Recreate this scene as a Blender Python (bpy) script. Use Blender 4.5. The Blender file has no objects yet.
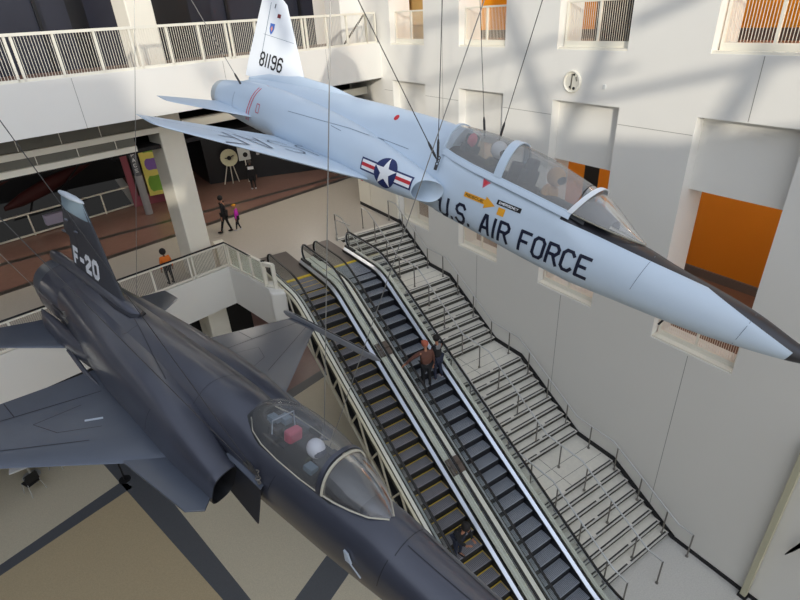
import bpy, bmesh, math, random
from mathutils import Vector, Matrix
from mathutils.bvhtree import BVHTree
random.seed(7)
C = bpy.context.scene.collection
PI = math.pi
sin, cos, rad = math.sin, math.cos, math.radians

# ------------------------------------------------------------------ materials
MATS = {}
def srgb(c):
    return tuple((x/255/12.92 if x/255 <= .04045 else ((x/255+.055)/1.055)**2.4) for x in c)
def mat(name, col, rough=.6, metal=0., var=.06, scale=3., bump=0., bscale=60., emit=None, spec=.5, coat=0.):
    if name in MATS: return MATS[name]
    m = bpy.data.materials.new(name); m.use_nodes = True
    nt = m.node_tree; N = nt.nodes; L = nt.links
    b = N['Principled BSDF']
    c = srgb(col)
    tc = N.new('ShaderNodeTexCoord'); nz = N.new('ShaderNodeTexNoise')
    nz.inputs['Scale'].default_value = scale; nz.inputs['Detail'].default_value = 5
    L.new(tc.outputs['Object'], nz.inputs['Vector'])
    mx = N.new('ShaderNodeMix'); mx.data_type = 'RGBA'
    mx.inputs['A'].default_value = (*[x*(1-var) for x in c], 1)
    mx.inputs['B'].default_value = (*[min(1, x*(1+var)) for x in c], 1)
    L.new(nz.outputs['Fac'], mx.inputs['Factor']); L.new(mx.outputs['Result'], b.inputs['Base Color'])
    b.inputs['Roughness'].default_value = rough; b.inputs['Metallic'].default_value = metal
    b.inputs['Specular IOR Level'].default_value = spec
    b.inputs['Coat Weight'].default_value = coat; b.inputs['Coat Roughness'].default_value = .22
    if bump:
        n2 = N.new('ShaderNodeTexNoise'); n2.inputs['Scale'].default_value = bscale
        L.new(tc.outputs['Object'], n2.inputs['Vector'])
        bp = N.new('ShaderNodeBump'); bp.inputs['Strength'].default_value = bump
        L.new(n2.outputs['Fac'], bp.inputs['Height']); L.new(bp.outputs['Normal'], b.inputs['Normal'])
    if emit:
        b.inputs['Emission Color'].default_value = (*srgb(emit[0]), 1); b.inputs['Emission Strength'].default_value = emit[1]
    MATS[name] = m
    return m
def glass(name, tint, refl=.12, dens=.0, rough=.03, k=.5):
    """thin pane: clear transmission of a tint, a dusty diffuse share and a fresnel gloss"""
    if name in MATS: return MATS[name]
    m = bpy.data.materials.new(name); m.use_nodes = True
    nt = m.node_tree; N = nt.nodes; L = nt.links
    for n in list(N): N.remove(n)
    out = N.new('ShaderNodeOutputMaterial')
    tr = N.new('ShaderNodeBsdfTransparent'); tr.inputs['Color'].default_value = (*srgb(tint), 1)
    df = N.new('ShaderNodeBsdfDiffuse'); df.inputs['Color'].default_value = (.7, .7, .68, 1)
    gl = N.new('ShaderNodeBsdfGlossy'); gl.inputs['Roughness'].default_value = rough
    lw = N.new('ShaderNodeLayerWeight'); lw.inputs['Blend'].default_value = .35
    ma = N.new('ShaderNodeMath'); ma.operation = 'MULTIPLY_ADD'
    ma.inputs[1].default_value = k; ma.inputs[2].default_value = refl
    ma.use_clamp = True
    L.new(lw.outputs['Fresnel'], ma.inputs[0])
    m0 = N.new('ShaderNodeMixShader'); m0.inputs[0].default_value = dens
    L.new(tr.outputs[0], m0.inputs[1]); L.new(df.outputs[0], m0.inputs[2])
    m1 = N.new('ShaderNodeMixShader')
    L.new(ma.outputs[0], m1.inputs[0]); L.new(m0.outputs[0], m1.inputs[1]); L.new(gl.outputs[0], m1.inputs[2])
    L.new(m1.outputs[0], out.inputs['Surface'])
    MATS[name] = m
    return m

M = dict(
 wall=mat('painted_wall', (230, 228, 222), .75, var=.02, scale=.6),
 wallin=mat('inner_wall', (226, 220, 205), .8, var=.03),
 cream=mat('cream_paint', (236, 231, 216), .5, var=.02),
 creamrail=mat('cream_railing_paint', (232, 228, 214), .4, var=.03),
 orange=mat('orange_wall_paint', (214, 126, 8), .7, var=.05, scale=1.),
 skyorange=mat('skylit_orange_wall_paint', (236, 158, 16), .7, var=.04, scale=1.),  # brighter copy of the orange wall, skylight put into its colour
 tan=mat('tan_wall_paint', (200, 165, 105), .8, var=.08),
 black=mat('black_wall', (14, 15, 20), .35, var=.3),
 darkglass=mat('dark_curtain', (38, 40, 52), .35, var=.35, scale=.8),
 dim=mat('dim_exhibit_wall', (30, 28, 30), .8, var=.3),  # interior gloom put into the dark colour
 floorbrown=mat('brown_corridor_floor', (118, 84, 66), .5, var=.1),
 terrazzo=mat('beige_terrazzo', (204, 195, 172), .45, var=.22, scale=30., bump=.03),
 terrazzo2=mat('tan_terrazzo', (186, 170, 138), .45, var=.22, scale=30.),
 terrazzo3=mat('pale_grey_terrazzo', (212, 210, 204), .45, var=.18, scale=26.),
 band=mat('dark_grey_terrazzo', (88, 91, 96), .45, var=.2, scale=30.),
 maroon=mat('maroon_terrazzo', (122, 98, 97), .35, var=.12, scale=8.),
 mezz=mat('mezzanine_terrazzo', (194, 185, 172), .3, var=.09, scale=12.),
 mezzband=mat('mezzanine_dark_band', (76, 68, 64), .3, var=.1),
 mezzred=mat('mezzanine_red_terrazzo', (142, 108, 96), .25, var=.12, scale=6.),
 stone=mat('stair_stone', (230, 226, 214), .7, var=.10, scale=9.),
 riser=mat('stair_riser', (66, 64, 58), .75, var=.08),  # dark tone takes in the shade under each nosing
 strip=mat('dark_nosing_strip', (58, 58, 58), .6),
 nosing=mat('pale_nosing', (208, 206, 200), .5),
 steel=mat('brushed_steel', (214, 214, 212), .35, .7, var=.05, scale=20.),
 steelbright=mat('bright_deck_steel', (225, 230, 240), .36, .9, var=.03),
 deck=mat('outer_deck_steel', (238, 237, 226), .55, 0., var=.02, scale=5.),
 rubber=mat('black_handrail_rubber', (16, 16, 18), .35, var=.1),
 skirt=mat('dark_skirt', (22, 24, 30), .4, .3),
 tread=mat('escalator_tread', (160, 167, 178), .5, .2, var=.14, scale=9.),
 tread2=mat('escalator_tread_brown', (138, 137, 144), .5, .2, var=.14, scale=9.),
 eriser=mat('escalator_riser', (40, 41, 46), .5, .4),
 yellow=mat('yellow_line', (226, 196, 40), .5),
 yellow2=mat('worn_yellow_line', (214, 182, 62), .5),
 plate=mat('landing_plate', (112, 104, 100), .4, .5, var=.06, scale=20.),
 truss=mat('cream_truss_paint', (214, 208, 186), .5),
 darkmetal=mat('dark_metal', (44, 44, 46), .45, .5),
 esglass=glass('balustrade_glass', (242, 248, 245), .02, .05, k=.22),
 canopyglass=glass('canopy_glass', (240, 240, 238), .05, .26, .06, k=.35),
 canopyglass2=glass('fighter_canopy_glass', (238, 239, 242), .05, .10, .08, k=.35),
 railbar=mat('grey_rail_bar', (128, 124, 118), .4, .4),
 shadewhite=mat('trainer_shaded_white', (192, 207, 221), .38, var=.04, scale=1.5, coat=.15),  # trainer's white with bluish sky shade put into the colour
 sunwhite=mat('trainer_sunlit_white', (232, 236, 240), .4, var=.02),  # same white with sunlight put into the colour
 navy=mat('navy_lettering', (20, 26, 50), .5),
 insblue=mat('insignia_blue', (34, 46, 96), .5),
 white=mat('white_paint', (238, 240, 242), .5),
 red=mat('red_paint', (196, 44, 52), .5),
 pink=mat('faded_red_paint', (200, 90, 110), .6),
 gold=mat('rescue_yellow', (228, 160, 34), .5),
 ink=mat('black_ink', (18, 18, 20), .6),
 faint=mat('faint_panel_line', (112, 128, 146), .5),
 pencil=mat('grey_outline_lettering', (96, 104, 118), .5),
 fgrey=mat('fighter_grey_paint', (72, 75, 87), .36, .35, var=.14, scale=1.6, coat=.8),
 fwing=mat('fighter_wing_paint', (88, 95, 108), .36, .35, var=.12, scale=1.6, coat=.8),
 ffin=mat('fin_dark_grey_paint', (62, 64, 70), .5, var=.06),
 fpale=mat('pale_blue_grey_paint', (120, 138, 150), .5, var=.05),
 fcap=mat('pale_fin_cap', (176, 186, 196), .5),
 fline=mat('dark_panel_line', (34, 36, 44), .6),
 intake=mat('dark_intake_duct', (20, 21, 25), .6),
 seal=mat('pale_canopy_seal', (190, 186, 170), .5),
 nozzle=mat('nozzle_metal', (98, 104, 114), .4, .6, var=.15),
 seat=mat('cockpit_seat_fabric', (60, 62, 66), .8, var=.2, scale=20.),
 cockpit=mat('cockpit_interior', (46, 48, 50), .7, var=.3, scale=14.),
 helmet=mat('white_helmet', (226, 228, 232), .25),
 suit=mat('flight_suit_green', (86, 88, 74), .85, var=.15),
 tansuit=mat('tan_vest', (176, 138, 92), .85),
 wire=mat('steel_wire_rope', (150, 150, 148), .4, .7),
 wired=mat('dark_wire_rope', (70, 70, 72), .5, .6),
 skin=mat('skin', (176, 124, 98), .6, var=.05),
 skin2=mat('skin_brown', (128, 84, 62), .6, var=.05),
 hair=mat('dark_hair', (24, 20, 20), .7, var=.2, scale=30.),
 cblack=mat('black_cloth', (26, 27, 31), .85, var=.2, scale=20.),
 cgrey=mat('grey_cloth', (120, 122, 126), .85, var=.1),
 cbrown=mat('brown_jacket', (98, 62, 50), .7, var=.15, scale=10.),
 corange=mat('orange_cloth', (228, 120, 40), .8),
 cmagenta=mat('magenta_cloth', (206, 40, 186), .8),
 cdenim=mat('dark_denim', (42, 48, 68), .85),
 cred=mat('red_cap_cloth', (176, 96, 74), .8),
 shoe=mat('pale_shoe', (206, 206, 210), .6),
 shoed=mat('dark_shoe', (28, 26, 28), .6),
 green=mat('banner_green', (120, 168, 60), .7, var=.2, scale=4.),
 bannery=mat('banner_yellow', (226, 214, 110), .7),
 purple=mat('banner_purple', (128, 96, 170), .7),
 archpink=mat('pink_arch_paint', (150, 78, 90), .6),
 bench=mat('pale_lilac_bench', (206, 198, 224), .5),
 board=mat('white_board', (206, 208, 206), .6),
 dish=mat('cream_dish', (206, 202, 170), .5, var=.15, scale=12.),
 redplane=mat('dark_red_fabric', (72, 26, 24), .7, var=.2),
 glow=mat('orange_glow_tone', (170, 78, 34), .7, var=.4, scale=5.),
 olive=mat('olive_pole_paint', (196, 192, 166), .5),
 soffit=mat('grey_soffit_panel', (112, 110, 100), .7, var=.15, scale=1.5),
 roofsteel=mat('roof_steel', (210, 208, 200), .5),
)

def blocker_material(name, col):  # stops direct sun but passes soft light inward
    m = bpy.data.materials.new(name); m.use_nodes = True
    nt = m.node_tree; N = nt.nodes; L = nt.links; b = N['Principled BSDF']; out = N['Material Output']
    tc = N.new('ShaderNodeTexCoord'); nz = N.new('ShaderNodeTexNoise'); nz.inputs['Scale'].default_value = .5
    L.new(tc.outputs['Object'], nz.inputs['Vector'])
    tl = N.new('ShaderNodeBsdfTranslucent'); tl.inputs['Color'].default_value = (*col, 1)
    mx = N.new('ShaderNodeMixShader'); mx.inputs[0].default_value = .85
    b.inputs['Base Color'].default_value = (.8, .8, .78, 1); b.inputs['Roughness'].default_value = .6
    L.new(b.outputs[0], mx.inputs[1]); L.new(tl.outputs[0], mx.inputs[2]); L.new(mx.outputs[0], out.inputs['Surface'])
    return m
# ------------------------------------------------------------------ helpers
def label(o, label=None, cat=None, group=None, kind=None):
    if label: o['label'] = label
    if cat: o['category'] = cat
    if group: o['group'] = group
    if kind: o['kind'] = kind
    return o
def obj(name, bm, m, parent=None, smooth=False, bevel=0., angle=35):
    me = bpy.data.meshes.new(name)
    bmesh.ops.recalc_face_normals(bm, faces=bm.faces[:])
    bm.to_mesh(me); bm.free()
    for x in (m if isinstance(m, (list, tuple)) else [m]): me.materials.append(x)
    o = bpy.data.objects.new(name, me); C.objects.link(o)
    if parent: o.parent = parent
    if smooth:
        for f in me.polygons: f.use_smooth = True
        if hasattr(me, 'set_sharp_from_angle'): me.set_sharp_from_angle(angle=rad(angle))
    if bevel:
        b = o.modifiers.new('b', 'BEVEL'); b.width = bevel; b.segments = 2; b.limit_method = 'ANGLE'
    return o
def empty(name, loc=(0, 0, 0), rot=None):
    o = bpy.data.objects.new(name, None); C.objects.link(o); o.location = loc
    o.empty_display_size = .2
    if rot is not None: o.rotation_euler = rot
    return o
def struct(name, bm, m, **k):
    return label(obj(name, bm, m, **k), kind='structure')
def box(bm, x0, x1, y0, y1, z0, z1, mi=0):
    vs = [bm.verts.new(p) for p in ((x0,y0,z0),(x1,y0,z0),(x1,y1,z0),(x0,y1,z0),(x0,y0,z1),(x1,y0,z1),(x1,y1,z1),(x0,y1,z1))]
    for i in ((0,3,2,1),(4,5,6,7),(0,1,5,4),(1,2,6,5),(2,3,7,6),(3,0,4,7)):
        f = bm.faces.new([vs[j] for j in i]); f.material_index = mi
    return vs
def prism(bm, pts, v0, v1, mi=0):
    """extrude polygon pts (3d) by vectors v0..v1"""
    a = [bm.verts.new(Vector(p)+Vector(v0)) for p in pts]; b = [bm.verts.new(Vector(p)+Vector(v1)) for p in pts]
    n = len(pts); fs = [bm.faces.new(a), bm.faces.new(b[::-1])]
    for i in range(n): fs.append(bm.faces.new([a[i], b[i], b[(i+1) % n], a[(i+1) % n]]))
    for f in fs: f.material_index = mi
def slab(bm, pts, z0, z1, mi=0): prism(bm, [(x, y, 0) for x, y in pts], (0, 0, z0), (0, 0, z1), mi)
def frame_of(d):
    d = Vector(d).normalized()
    u = Vector((0, 0, 1)) if abs(d.z) < .95 else Vector((1, 0, 0))
    s = d.cross(u).normalized(); t = s.cross(d)
    return s, t
def tube(bm, pts, r, n=8, mi=0, closed=False, flat=1.):
    pts = [Vector(p) for p in pts]; rings = []
    s0 = None
    for i, p in enumerate(pts):
        if closed: d = pts[(i+1) % len(pts)]-pts[i-1]
        else: d = pts[min(i+1, len(pts)-1)]-pts[max(i-1, 0)]
        d.normalize()
        if s0 is None: s, t = frame_of(d)
        else:
            s = (s0-d*s0.dot(d)); 
            if s.length < 1e-4: s, t = frame_of(d)
            s.normalize(); t = s.cross(d)
        s0 = s
        rr = r[i] if isinstance(r, (list, tuple)) else r
        rings.append([bm.verts.new(p+(s*cos(2*PI*k/n)+t*sin(2*PI*k/n)*flat)*rr) for k in range(n)])
    m = len(rings)
    for i in range(m if closed else m-1):
        a, b = rings[i], rings[(i+1) % m]
        for k in range(n):
            f = bm.faces.new([a[k], a[(k+1) % n], b[(k+1) % n], b[k]]); f.material_index = mi
    if not closed:
        for rg in (rings[0], rings[-1]):
            f = bm.faces.new(rg); f.material_index = mi
def bar(bm, p, q, w, h=None, mi=0):
    """rectangular bar between two points"""
    p = Vector(p); q = Vector(q); h = h or w
    s, t = frame_of(q-p)
    pts = [p+s*w/2+t*h/2, p-s*w/2+t*h/2, p-s*w/2-t*h/2, p+s*w/2-t*h/2]
    prism(bm, pts, (0, 0, 0), q-p, mi)
def ball(bm, c, r, seg=12, sx=1, sy=1, sz=1, mi=0):
    g = bmesh.ops.create_uvsphere(bm, u_segments=seg, v_segments=max(6, seg*2//3), radius=r)
    for v in g['verts']: v.co = Vector((v.co.x*sx, v.co.y*sy, v.co.z*sz))+Vector(c)
    for f in {f for v in g['verts'] for f in v.link_faces}: f.material_index = mi
def NB(): return bmesh.new()

# ------------------------------------------------------------------ camera
cam = bpy.data.cameras.new('camera'); camo = bpy.data.objects.new('camera', cam); C.objects.link(camo)
F_, PITCH, ROLL, YAW = 524.243, .50328591, .05986871, .55373055
cam.sensor_width = 36; cam.lens = F_*36/800; cam.clip_start = .05; cam.clip_end = 500
fw = Vector((sin(YAW)*cos(PITCH), cos(YAW)*cos(PITCH), -sin(PITCH)))
rt = Vector((cos(YAW), -sin(YAW), 0)); dn = fw.cross(rt)
r2 = rt*cos(ROLL)+dn*sin(ROLL); d2 = -rt*sin(ROLL)+dn*cos(ROLL)
mw = Matrix.Identity(4)
for i in range(3): mw[i][0] = r2[i]; mw[i][1] = -d2[i]; mw[i][2] = -fw[i]
camo.matrix_world = mw
bpy.context.scene.camera = camo
def pray(px, py):
    return (r2*((px-400)/F_)+d2*((py-300)/F_)+fw)

# ------------------------------------------------------------------ site levels
XW = 11.8; ZM = -8.236; ZL = -14.16; ZU = -1.1
TB = math.tan(.239386)           # balconies run 13.7 degrees off square
def yb(x, off=0): return 19.41+off+(x-XW)*TB      # upper balcony face
def ym(x): return 18.83+(x-4.147)*TB              # mezzanine balustrade line
BD = Vector((cos(.239386), sin(.239386), 0)); BN = Vector((-sin(.239386), cos(.239386), 0))

# ------------------------------------------------------------------ right wall with niches
MODS = [(4.30, 6.42), (8.38, 10.50), (12.46, 14.58), (16.50, 18.66), (.22, 2.34), (-3.9, -1.75)]
def right_wall():
    bm = NB(); D1 = .30; D2 = .92
    ys = sorted([-6, 22.1]+[v for m in MODS for v in m])
    zs = [ZL, -8.0, -4.0, -2.35, -1.1, 2.9, 6.5]
    def q(a, b, c, d, mi=0):
        f = bm.faces.new([bm.verts.new(p) for p in (a, b, c, d)]); f.material_index = mi
    for i in range(len(ys)-1):
        y0, y1 = ys[i], ys[i+1]; niche = any(abs(y0-m[0]) < 1e-6 for m in MODS)
        for j in range(len(zs)-1):
            z0, z1 = zs[j], zs[j+1]
            hole = niche and j in (1, 4); rec = niche and j == 2
            if not hole and not rec:
                q((XW,y0,z0),(XW,y1,z0),(XW,y1,z1),(XW,y0,z1))
            elif rec:
                x = XW+D1
                q((x,y0,z0),(x,y1,z0),(x,y1,z1),(x,y0,z1))
                q((XW,y0,z0),(x,y0,z0),(x,y0,z1),(XW,y0,z1)); q((XW,y1,z0),(x,y1,z0),(x,y1,z1),(XW,y1,z1))
                q((XW,y0,z1),(XW,y1,z1),(x,y1,z1),(x,y0,z1)); q((x,y0,z0),(x,y1,z0),(XW+D2,y1,z0),(XW+D2,y0,z0))
            else:
                x = XW+D2
                q((XW,y0,z0),(x,y0,z0),(x,y0,z1),(XW,y0,z1)); q((XW,y1,z0),(x,y1,z0),(x,y1,z1),(XW,y1,z1))
                q((XW,y0,z0),(XW,y1,z0),(x,y1,z0),(x,y0,z0))
                if j == 4: q((XW,y0,z1),(XW,y1,z1),(x,y1,z1),(x,y0,z1))
    # back of the wall plate so that it has thickness towards the corridors
    for i in range(len(ys)-1):
        y0, y1 = ys[i], ys[i+1]; niche = any(abs(y0-m[0]) < 1e-6 for m in MODS)
        x = XW+D2
        for j in range(len(zs)-1):
            if niche and j in (1, 4): continue
            q((x,y0,zs[j]),(x,y0,zs[j+1]),(x,y1,zs[j+1]),(x,y1,zs[j]))
    q((XW,-6,6.5),(XW+D2,-6,6.5),(XW+D2,22.1,6.5),(XW,22.1,6.5))
    q((XW,22.1,ZL),(XW+D2,22.1,ZL),(XW+D2,22.1,6.5),(XW,22.1,6.5))
    # incised panel joints
    o = struct('wall_right', bm, M['wall'])
    bj = NB()
    def jv(y, z0, z1): box(bj, XW-.004, XW+.02, y-.007, y+.007, z0, z1)
    def jh(z, y0, y1): box(bj, XW-.004, XW+.02, y0, y1, z-.006, z+.006)
    for yc in (5.37, 9.52, 13.5, 17.5):
        jv(yc, ZL+.15, -8.05)
        if yc < 6: jv(yc, -2.33, -1.12)
    for a, b in ((6.44, 8.36), (10.52, 12.44), (14.6, 16.48), (18.68, 19.3)): jh(-2.74, a, b)
    jv(15.45, -3.6, 6)
    struct('trim_1', bj, mat('wall_joint', (150, 148, 142), .8))
    # base moulding at the foot of the wall
    bb = NB(); box(bb, XW-.035, XW, -6, 4.45, ZL, ZL+.13)
    struct('baseboard_right', bb, M['darkmetal'])
    return o
right_wall()
# corridors behind the right wall
for lvl, (zf, zt, tag_) in enumerate(((-8.05, -2.9, 'lower'), (-1.15, 5.0, 'upper'))):
    bm = NB(); box(bm, XW+.92, 16.2, -6, 22.1, zf-.2, zf)
    struct('floor_corridor_'+tag_, bm, M['floorbrown'])
    bm = NB(); box(bm, XW+.92, 16.2, -6, 22.1, zt, zt+.2)
    struct('ceiling_corridor_'+tag_, bm, M['wallin'])
    if lvl == 0:
        segs = [(-6, 9.4, 'orange'), (9.4, 22.1, 'wallin')]
        segs = [(-6, 10.6, 'orange'), (10.6, 11.95, 'orange'), (11.95, 12.6, 'black'), (12.6, 14.6, 'orange'), (14.6, 22.1, 'wallin')]
    else:
        segs = [(-6, 11.6, 'orange'), (11.6, 14.6, 'orange'), (14.6, 15.4, 'wallin'), (15.4, 19.4, 'orange'), (19.4, 22.1, 'tan')]
        segs = [(-6, 12.3, 'orange'), (12.3, 15.2, 'orange'), (15.2, 20.2, 'orange'), (20.2, 22.1, 'tan')]
    for k, (a, b, mm) in enumerate(segs):
        bm = NB(); box(bm, 16.2, 16.35, a, b, zf, zt)
        struct('wall_corridor_'+tag_, bm, M['skyorange'] if (lvl and mm == 'orange') else M[mm])
    bm = NB(); box(bm, 16.12, 16.2, -6, 22.1, zf, zf+.28)
    struct('baseboard_corridor_'+tag_, bm, mat('grey_base', (104, 92, 86), .6))
# dark screen behind the second upper opening and tan curtain behind the last
bm = NB(); box(bm, 13.6, 13.75, 9.0, 10.8, -1.15, 4.5)
struct('wall_corridor_screen', bm, M['black'])
bm = NB(); box(bm, 13.5, 13.65, 18.3, 21.0, -1.15, 4.5)
struct('wall_corridor_tan', bm, M['tan'])
for yy, nm in ((15.6, 'wallin'), (20.6, 'wallin')):
    bm = NB(); box(bm, 13.9, 16.2, yy, yy+.12, -8.05, -2.9)
    struct('wall_corridor_partition', bm, M['wallin'])

# railings in the niches
def niche_railing(y0, y1, zs, bars, lab):
    t = empty('niche_railing', (XW+.25, (y0+y1)/2, zs))
    label(t, lab, 'railing', 'white railings in the openings of the right wall')
    W = (y1-y0)/2-.04
    bm = NB(); box(bm, -.03, .03, -W, W, 1.05, 1.10); obj('top_rail', bm, M['creamrail'], t, bevel=.005)
    bm = NB(); box(bm, -.03, .03, -W, W, .045, .19); obj('bottom_rail', bm, M['creamrail'], t, bevel=.005)
    bm = NB(); box(bm, -.22, .10, -W-.04, W+.04, 0.0, .05); obj('sill', bm, M['cream'], t)
    for y in (-W+.03, 0, W-.03):
        bm = NB(); box(bm, -.028, .028, y-.03, y+.03, .05, 1.06); obj('post', bm, M['creamrail'], t)
    for a, b in ((-W+.06, -.03), (.03, W-.06)):
        bm = NB(); n = bars
        for k in range(1, n):
            y = a+(b-a)*k/n; box(bm, -.005, .005, y-.0045, y+.0045, .2, 1.06)
        obj('bar_panel', bm, M['creamrail'], t)
names_u = ['white railing in upper opening nearest the right photo edge, orange wall behind', 'white railing in upper opening beside the round wall fixture, half dark behind',
           'white railing in upper opening crossed by wires, plain orange wall behind', 'white railing in upper opening next to the balcony corner, tan wall behind']
names_l = ['white railing in lower opening under the white jet nose, reddish floor behind', 'white railing in lower opening below the word FORCE',
           'white railing in lower opening below the word AIR', 'white railing in lower opening by the top of the stairs']
for k in range(4):
    y0, y1 = MODS[k]
    niche_railing(y0, y1, -1.1, 15, names_u[k]); niche_railing(y0, y1, -8.0, 17, names_l[k])

# ------------------------------------------------------------------ lower floor
def lower_floor():
    bm = NB()
    slab(bm, [(-16, -6), (11.8, -6), (11.8, 40), (-16, 40)], ZL-.3, ZL, 0)
    def strip(p, q, w0, w1, mi, z=.004):
        pass
    h = .004
    # bands
    slab(bm, [(-3.6, 24.0), (-2.2, 23.6), (.73, 10.02), (3.2, -6), (2.2, -6), (.08, 10.48), (-2.08, 18.29)], ZL, ZL+h, 1)
    slab(bm, [(-16, 11.9), (-5.27, 15.58), (-1.6, 16.95), (-1.35, 16.42), (-5.27, 15.14), (-16, 11.4)], ZL, ZL+h, 1)
    slab(bm, [(-16, 11.4), (-5.27, 15.14), (-1.35, 16.42), (.08, 10.48), (2.2, -6), (-16, -6)], ZL, ZL+h*.5, 2)
    slab(bm, [(.95, 8.9), (3.0, 9.98), (8.0, 12.3), (8.0, 11.6), (3.21, 9.05), (1.3, 8.1)], ZL, ZL+h, 1)
    slab(bm, [(-.2, 16.0), (7.4, 18.2), (7.4, 18.7), (-.4, 16.6)], ZL, ZL+h, 1)
    slab(bm, [(-.4, 16.6), (7.4, 18.7), (9, 40), (-3, 40)], ZL, ZL+h, 3)
    slab(bm, [(8.7, -6), (11.8, -6), (11.8, 4.7), (8.7, 4.7)], ZL, ZL+h, 4)
    struct('floor', bm, [M['terrazzo'], M['band'], M['terrazzo2'], M['maroon'], M['terrazzo3']])
lower_floor()

# ------------------------------------------------------------------ mezzanine
def mezz():
    bm = NB()
    pts = [(-16, ym(-16)), (4.147, 18.83), (4.72, 15.86), (5.0, 15.55), (5.0, 16.6), (8.75, 16.6), (8.75, 18.93), (11.8, 18.93), (11.8, 22.1), (26, 22.1), (26, 44), (2.95, 44), (2.95, 30.35), (-16, 24.15)]
    slab(bm, pts, ZM-1.41, ZM, 0)
    h = .004
    def yl(x): return 22.26+(x+3.28)*.2724
    def yu(x): return 25.52+(x+3.33)*.111
    slab(bm, [(-16, yl(-16)-.19), (14.6, yl(14.6)-.19), (14.6, yl(14.6)+.19), (-16, yl(-16)+.19)], ZM, ZM+h, 1)
    slab(bm, [(-16, yu(-16)-.19), (14.6, yu(14.6)-.19), (14.6, yu(14.6)+.19), (-16, yu(-16)+.19)], ZM, ZM+h, 1)
    slab(bm, [(-16, yl(-16)+.19), (14.6, yl(14.6)+.19), (14.6, yu(14.6)-.19), (-16, yu(-16)-.19)], ZM, ZM+h, 2)
    slab(bm, [(-15.2, yu(-15.2)+.19), (14.6, yu(14.6)+.19), (14.6, 44), (2.95, 44), (2.95, 30.35)], ZM, ZM+h, 2)
    struct('floor_mezzanine', bm, [M['mezz'], M['mezzband'], M['mezzred']])
    # white facing of the slab edge
    bm = NB()
    for (x0, y0), (x1, y1) in (((-16, ym(-16)), (4.147, 18.83)), ((4.147, 18.83), (4.72, 15.86)), ((4.72, 15.86), (5.0, 15.55))):
        d = Vector((x1-x0, y1-y0, 0)).normalized(); n = Vector((d.y, -d.x, 0))
        a = Vector((x0, y0, 0)); b = Vector((x1, y1, 0))
        prism(bm, [a+n*.06-d*0, b+n*.06, b-n*.1, a-n*.1], (0, 0, ZM-1.43), (0, 0, ZM+.14))
    struct('trim_2', bm, M['wall'])
    # pier head where the rail ends, beside the escalator
    bm = NB(); slab(bm, [(4.55, 15.6), (5.02, 15.35), (5.04, 16.5), (4.72, 16.7)], ZM-1.6, ZM+.16)
    struct('trim_3', bm, M['wall'], bevel=.08)
    # cladding of the wall at the top of the stairs
    bm = NB(); 
    box(bm, XW-.06, XW+1.5, 22.1, 22.18, ZM, ZU-1.2)
    for a, b in ((21.08, 22.1), (18.75, 21.02)): box(bm, XW-.07, XW, a, b, ZM+.16, -5.2)
    struct('wall_cladding', bm, M['cream'])
    bm = NB(); box(bm, XW-.075, XW, 18.6, 22.14, ZM, ZM+.16); struct('baseboard_mezzanine', bm, M['darkmetal'])
mezz()
# walls below and beyond the mezzanine
bm = NB(); box(bm, -16, 5.0, 20.6, 20.8, ZL, ZM-1.41); struct('wall_lower_back', bm, M['black'])
bm = NB(); box(bm, 4.2, 26, 28.6, 28.8, ZL, ZM-1.41); struct('wall_lower_far', bm, M['dim'])
bm = NB(); prism(bm, [(-16, 34.0, 0), (6.9, 37.5, 0), (6.9, 31.3, 0), (13.8, 29.5, 0), (26, 31.5, 0), (26, 32.0, 0), (13.8, 30.0, 0), (7.4, 31.8, 0), (7.4, 38.0, 0), (-16, 34.6, 0)], (0, 0, ZM), (0, 0, ZU-.6))
struct('wall_mezzanine_back', bm, M['black'])
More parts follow.
